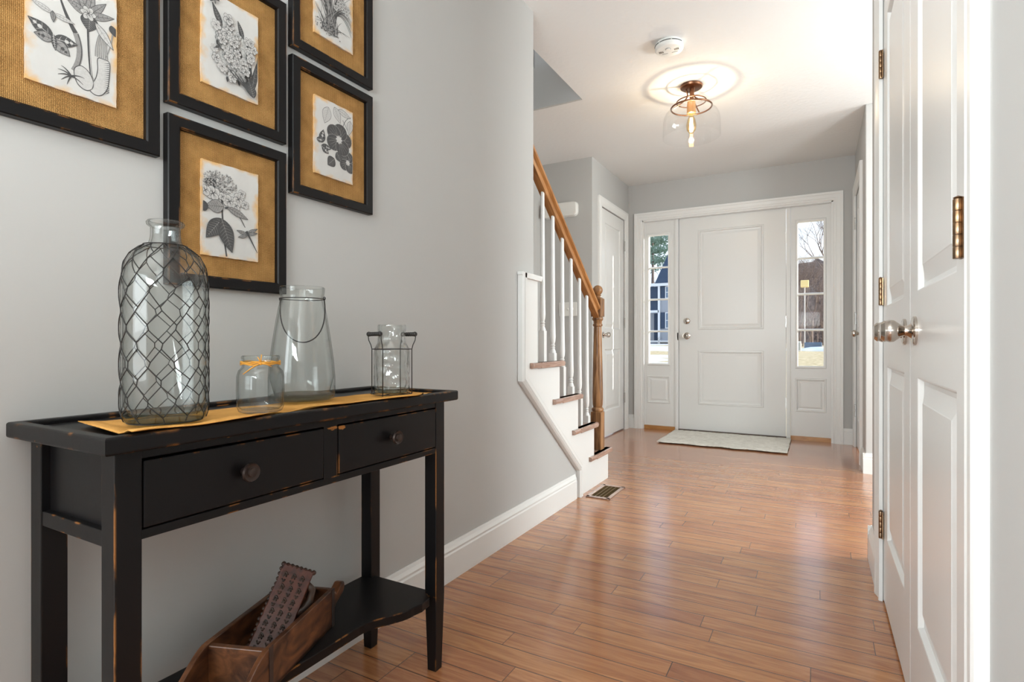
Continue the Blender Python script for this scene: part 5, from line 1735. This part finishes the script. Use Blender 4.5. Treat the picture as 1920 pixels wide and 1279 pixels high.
# roof
MB().hexa([(-13.28, HY - .5, 6.28), (hx1 + .5, HY - .5, 6.28), (hx1 + .5, HY + 8.5, 6.28), (-13.28, HY + 8.5, 6.28)],
          [(-12.62, HY + 3.6, 10.4), (hx1 - .3, HY + 3.6, 10.4), (hx1 - .3, HY + 4.4, 10.4), (-12.62, HY + 4.4, 10.4)]).build('roof', M_navy, hs)
MB().box(hx0 - .1, hx1 + .4, HY - .45, HY - .2, 6.02, 6.28).build('eave_board', M_white, hs)
def hwin(x0, x1, z0, z1, sh=True):
    f = MB().box(x0, x1, HY - .10, HY - .02, z0, z1).build('window_frame', M_white, hs)
    g = MB(); zc = (z0 + z1) / 2
    g.box(x0 + .08, x1 - .08, HY - .12, HY - .09, z0 + .08, zc - .03); g.box(x0 + .08, x1 - .08, HY - .12, HY - .09, zc + .03, z1 - .08)
    g.build('pane', M_winr, f)
    if sh:
        MB().box(x0 - .42, x0 - .04, HY - .10, HY - .03, z0, z1).build('shutter', M_navy, hs)
        MB().box(x1 + .04, x1 + .42, HY - .10, HY - .03, z0, z1).build('shutter', M_navy, hs)
for i in range(4):
    x = -12.42 + i * 2.0
    hwin(x, x + .9, 4.85, 6.0); hwin(x, x + .9, 2.05, 3.55)
# porch: upper navy panel, lower navy panel, white columns and bands
mb = MB()
for x in (-13.08, -14.4): mb.box(x, x + .19, HY - .2, HY, zg - .5, 6.1)
mb.box(-14.4, -13.0, HY - .2, HY, 3.55, 3.77); mb.box(-14.4, -13.0, HY - .2, HY, 4.73, 4.87); mb.box(-14.4, -4.6, HY - .22, HY - .02, 0.78, 0.92)
mb.build('porch_frame', M_white, hs)
MB().box(-14.21, -13.08, HY + .0, HY + .1, 3.77, 4.73).build('porch_panel', M_navy, hs)
MB().box(-14.21, -13.08, HY + .0, HY + .1, 4.87, 6.02).build('porch_panel', M_navy, hs)
MB().box(-13.76, -13.40, HY + 1.08, HY + 1.19, 0.9, 3.5).build('front_door', M_navy, hs)
rb = bare_tree('bare_shrub', (-12.75, 50.8, gz_(0, 50)), .9, 33, 'small dark shrub at the foot of the grey neighbour house', None, 1.6, 4, .02)
rb['category'] = 'shrub'
# evergreen behind the house and bare tree to its left
pt = thing('evergreen_tree', (-16.4, 62, .6), 'tall pale green evergreen rising behind the navy roofed house', 'tree')
MB().tube([(-16.4, 62, .6), (-16.2, 62, 9), (-16.3, 62, 15.5)], .22, 8, taper=.06).build('trunk', M_bark, pt)
rnd = random.Random(4)
m_ = MB()
for i in range(2600):
    c_ = (rnd.gauss(-15.9, 0.9), 62 + rnd.gauss(0, 1.0), rnd.uniform(9.3, 15.5))
    c_ = (round(c_[0] * 1.1) / 1.1 + rnd.gauss(0, .28), c_[1], round(c_[2] * .9) / .9 + rnd.gauss(0, .22))
    a = rnd.uniform(0, PI); s_ = rnd.uniform(.12, .26)
    d1 = Vector((math.cos(a), rnd.uniform(-.5, .5), math.sin(a))) * s_; d2 = Vector((-math.sin(a), .3, math.cos(a))) * s_ * .35
    c_ = Vector(c_)
    m_.add([c_ - d1, c_ + d2, c_ + d1, c_ - d2], [(0, 1, 2, 3)])
m_.build('foliage', simple('pale_needle_green', (0.16, 0.24, 0.17), 0.8, vary=(1, (0.30, 0.38, 0.30))), pt)
bare_tree('bare_tree', (-15.2, 56, .6), 9, 77, 'leafless tree left of the navy roofed house beyond left sidelight', None, 1.0, 5)
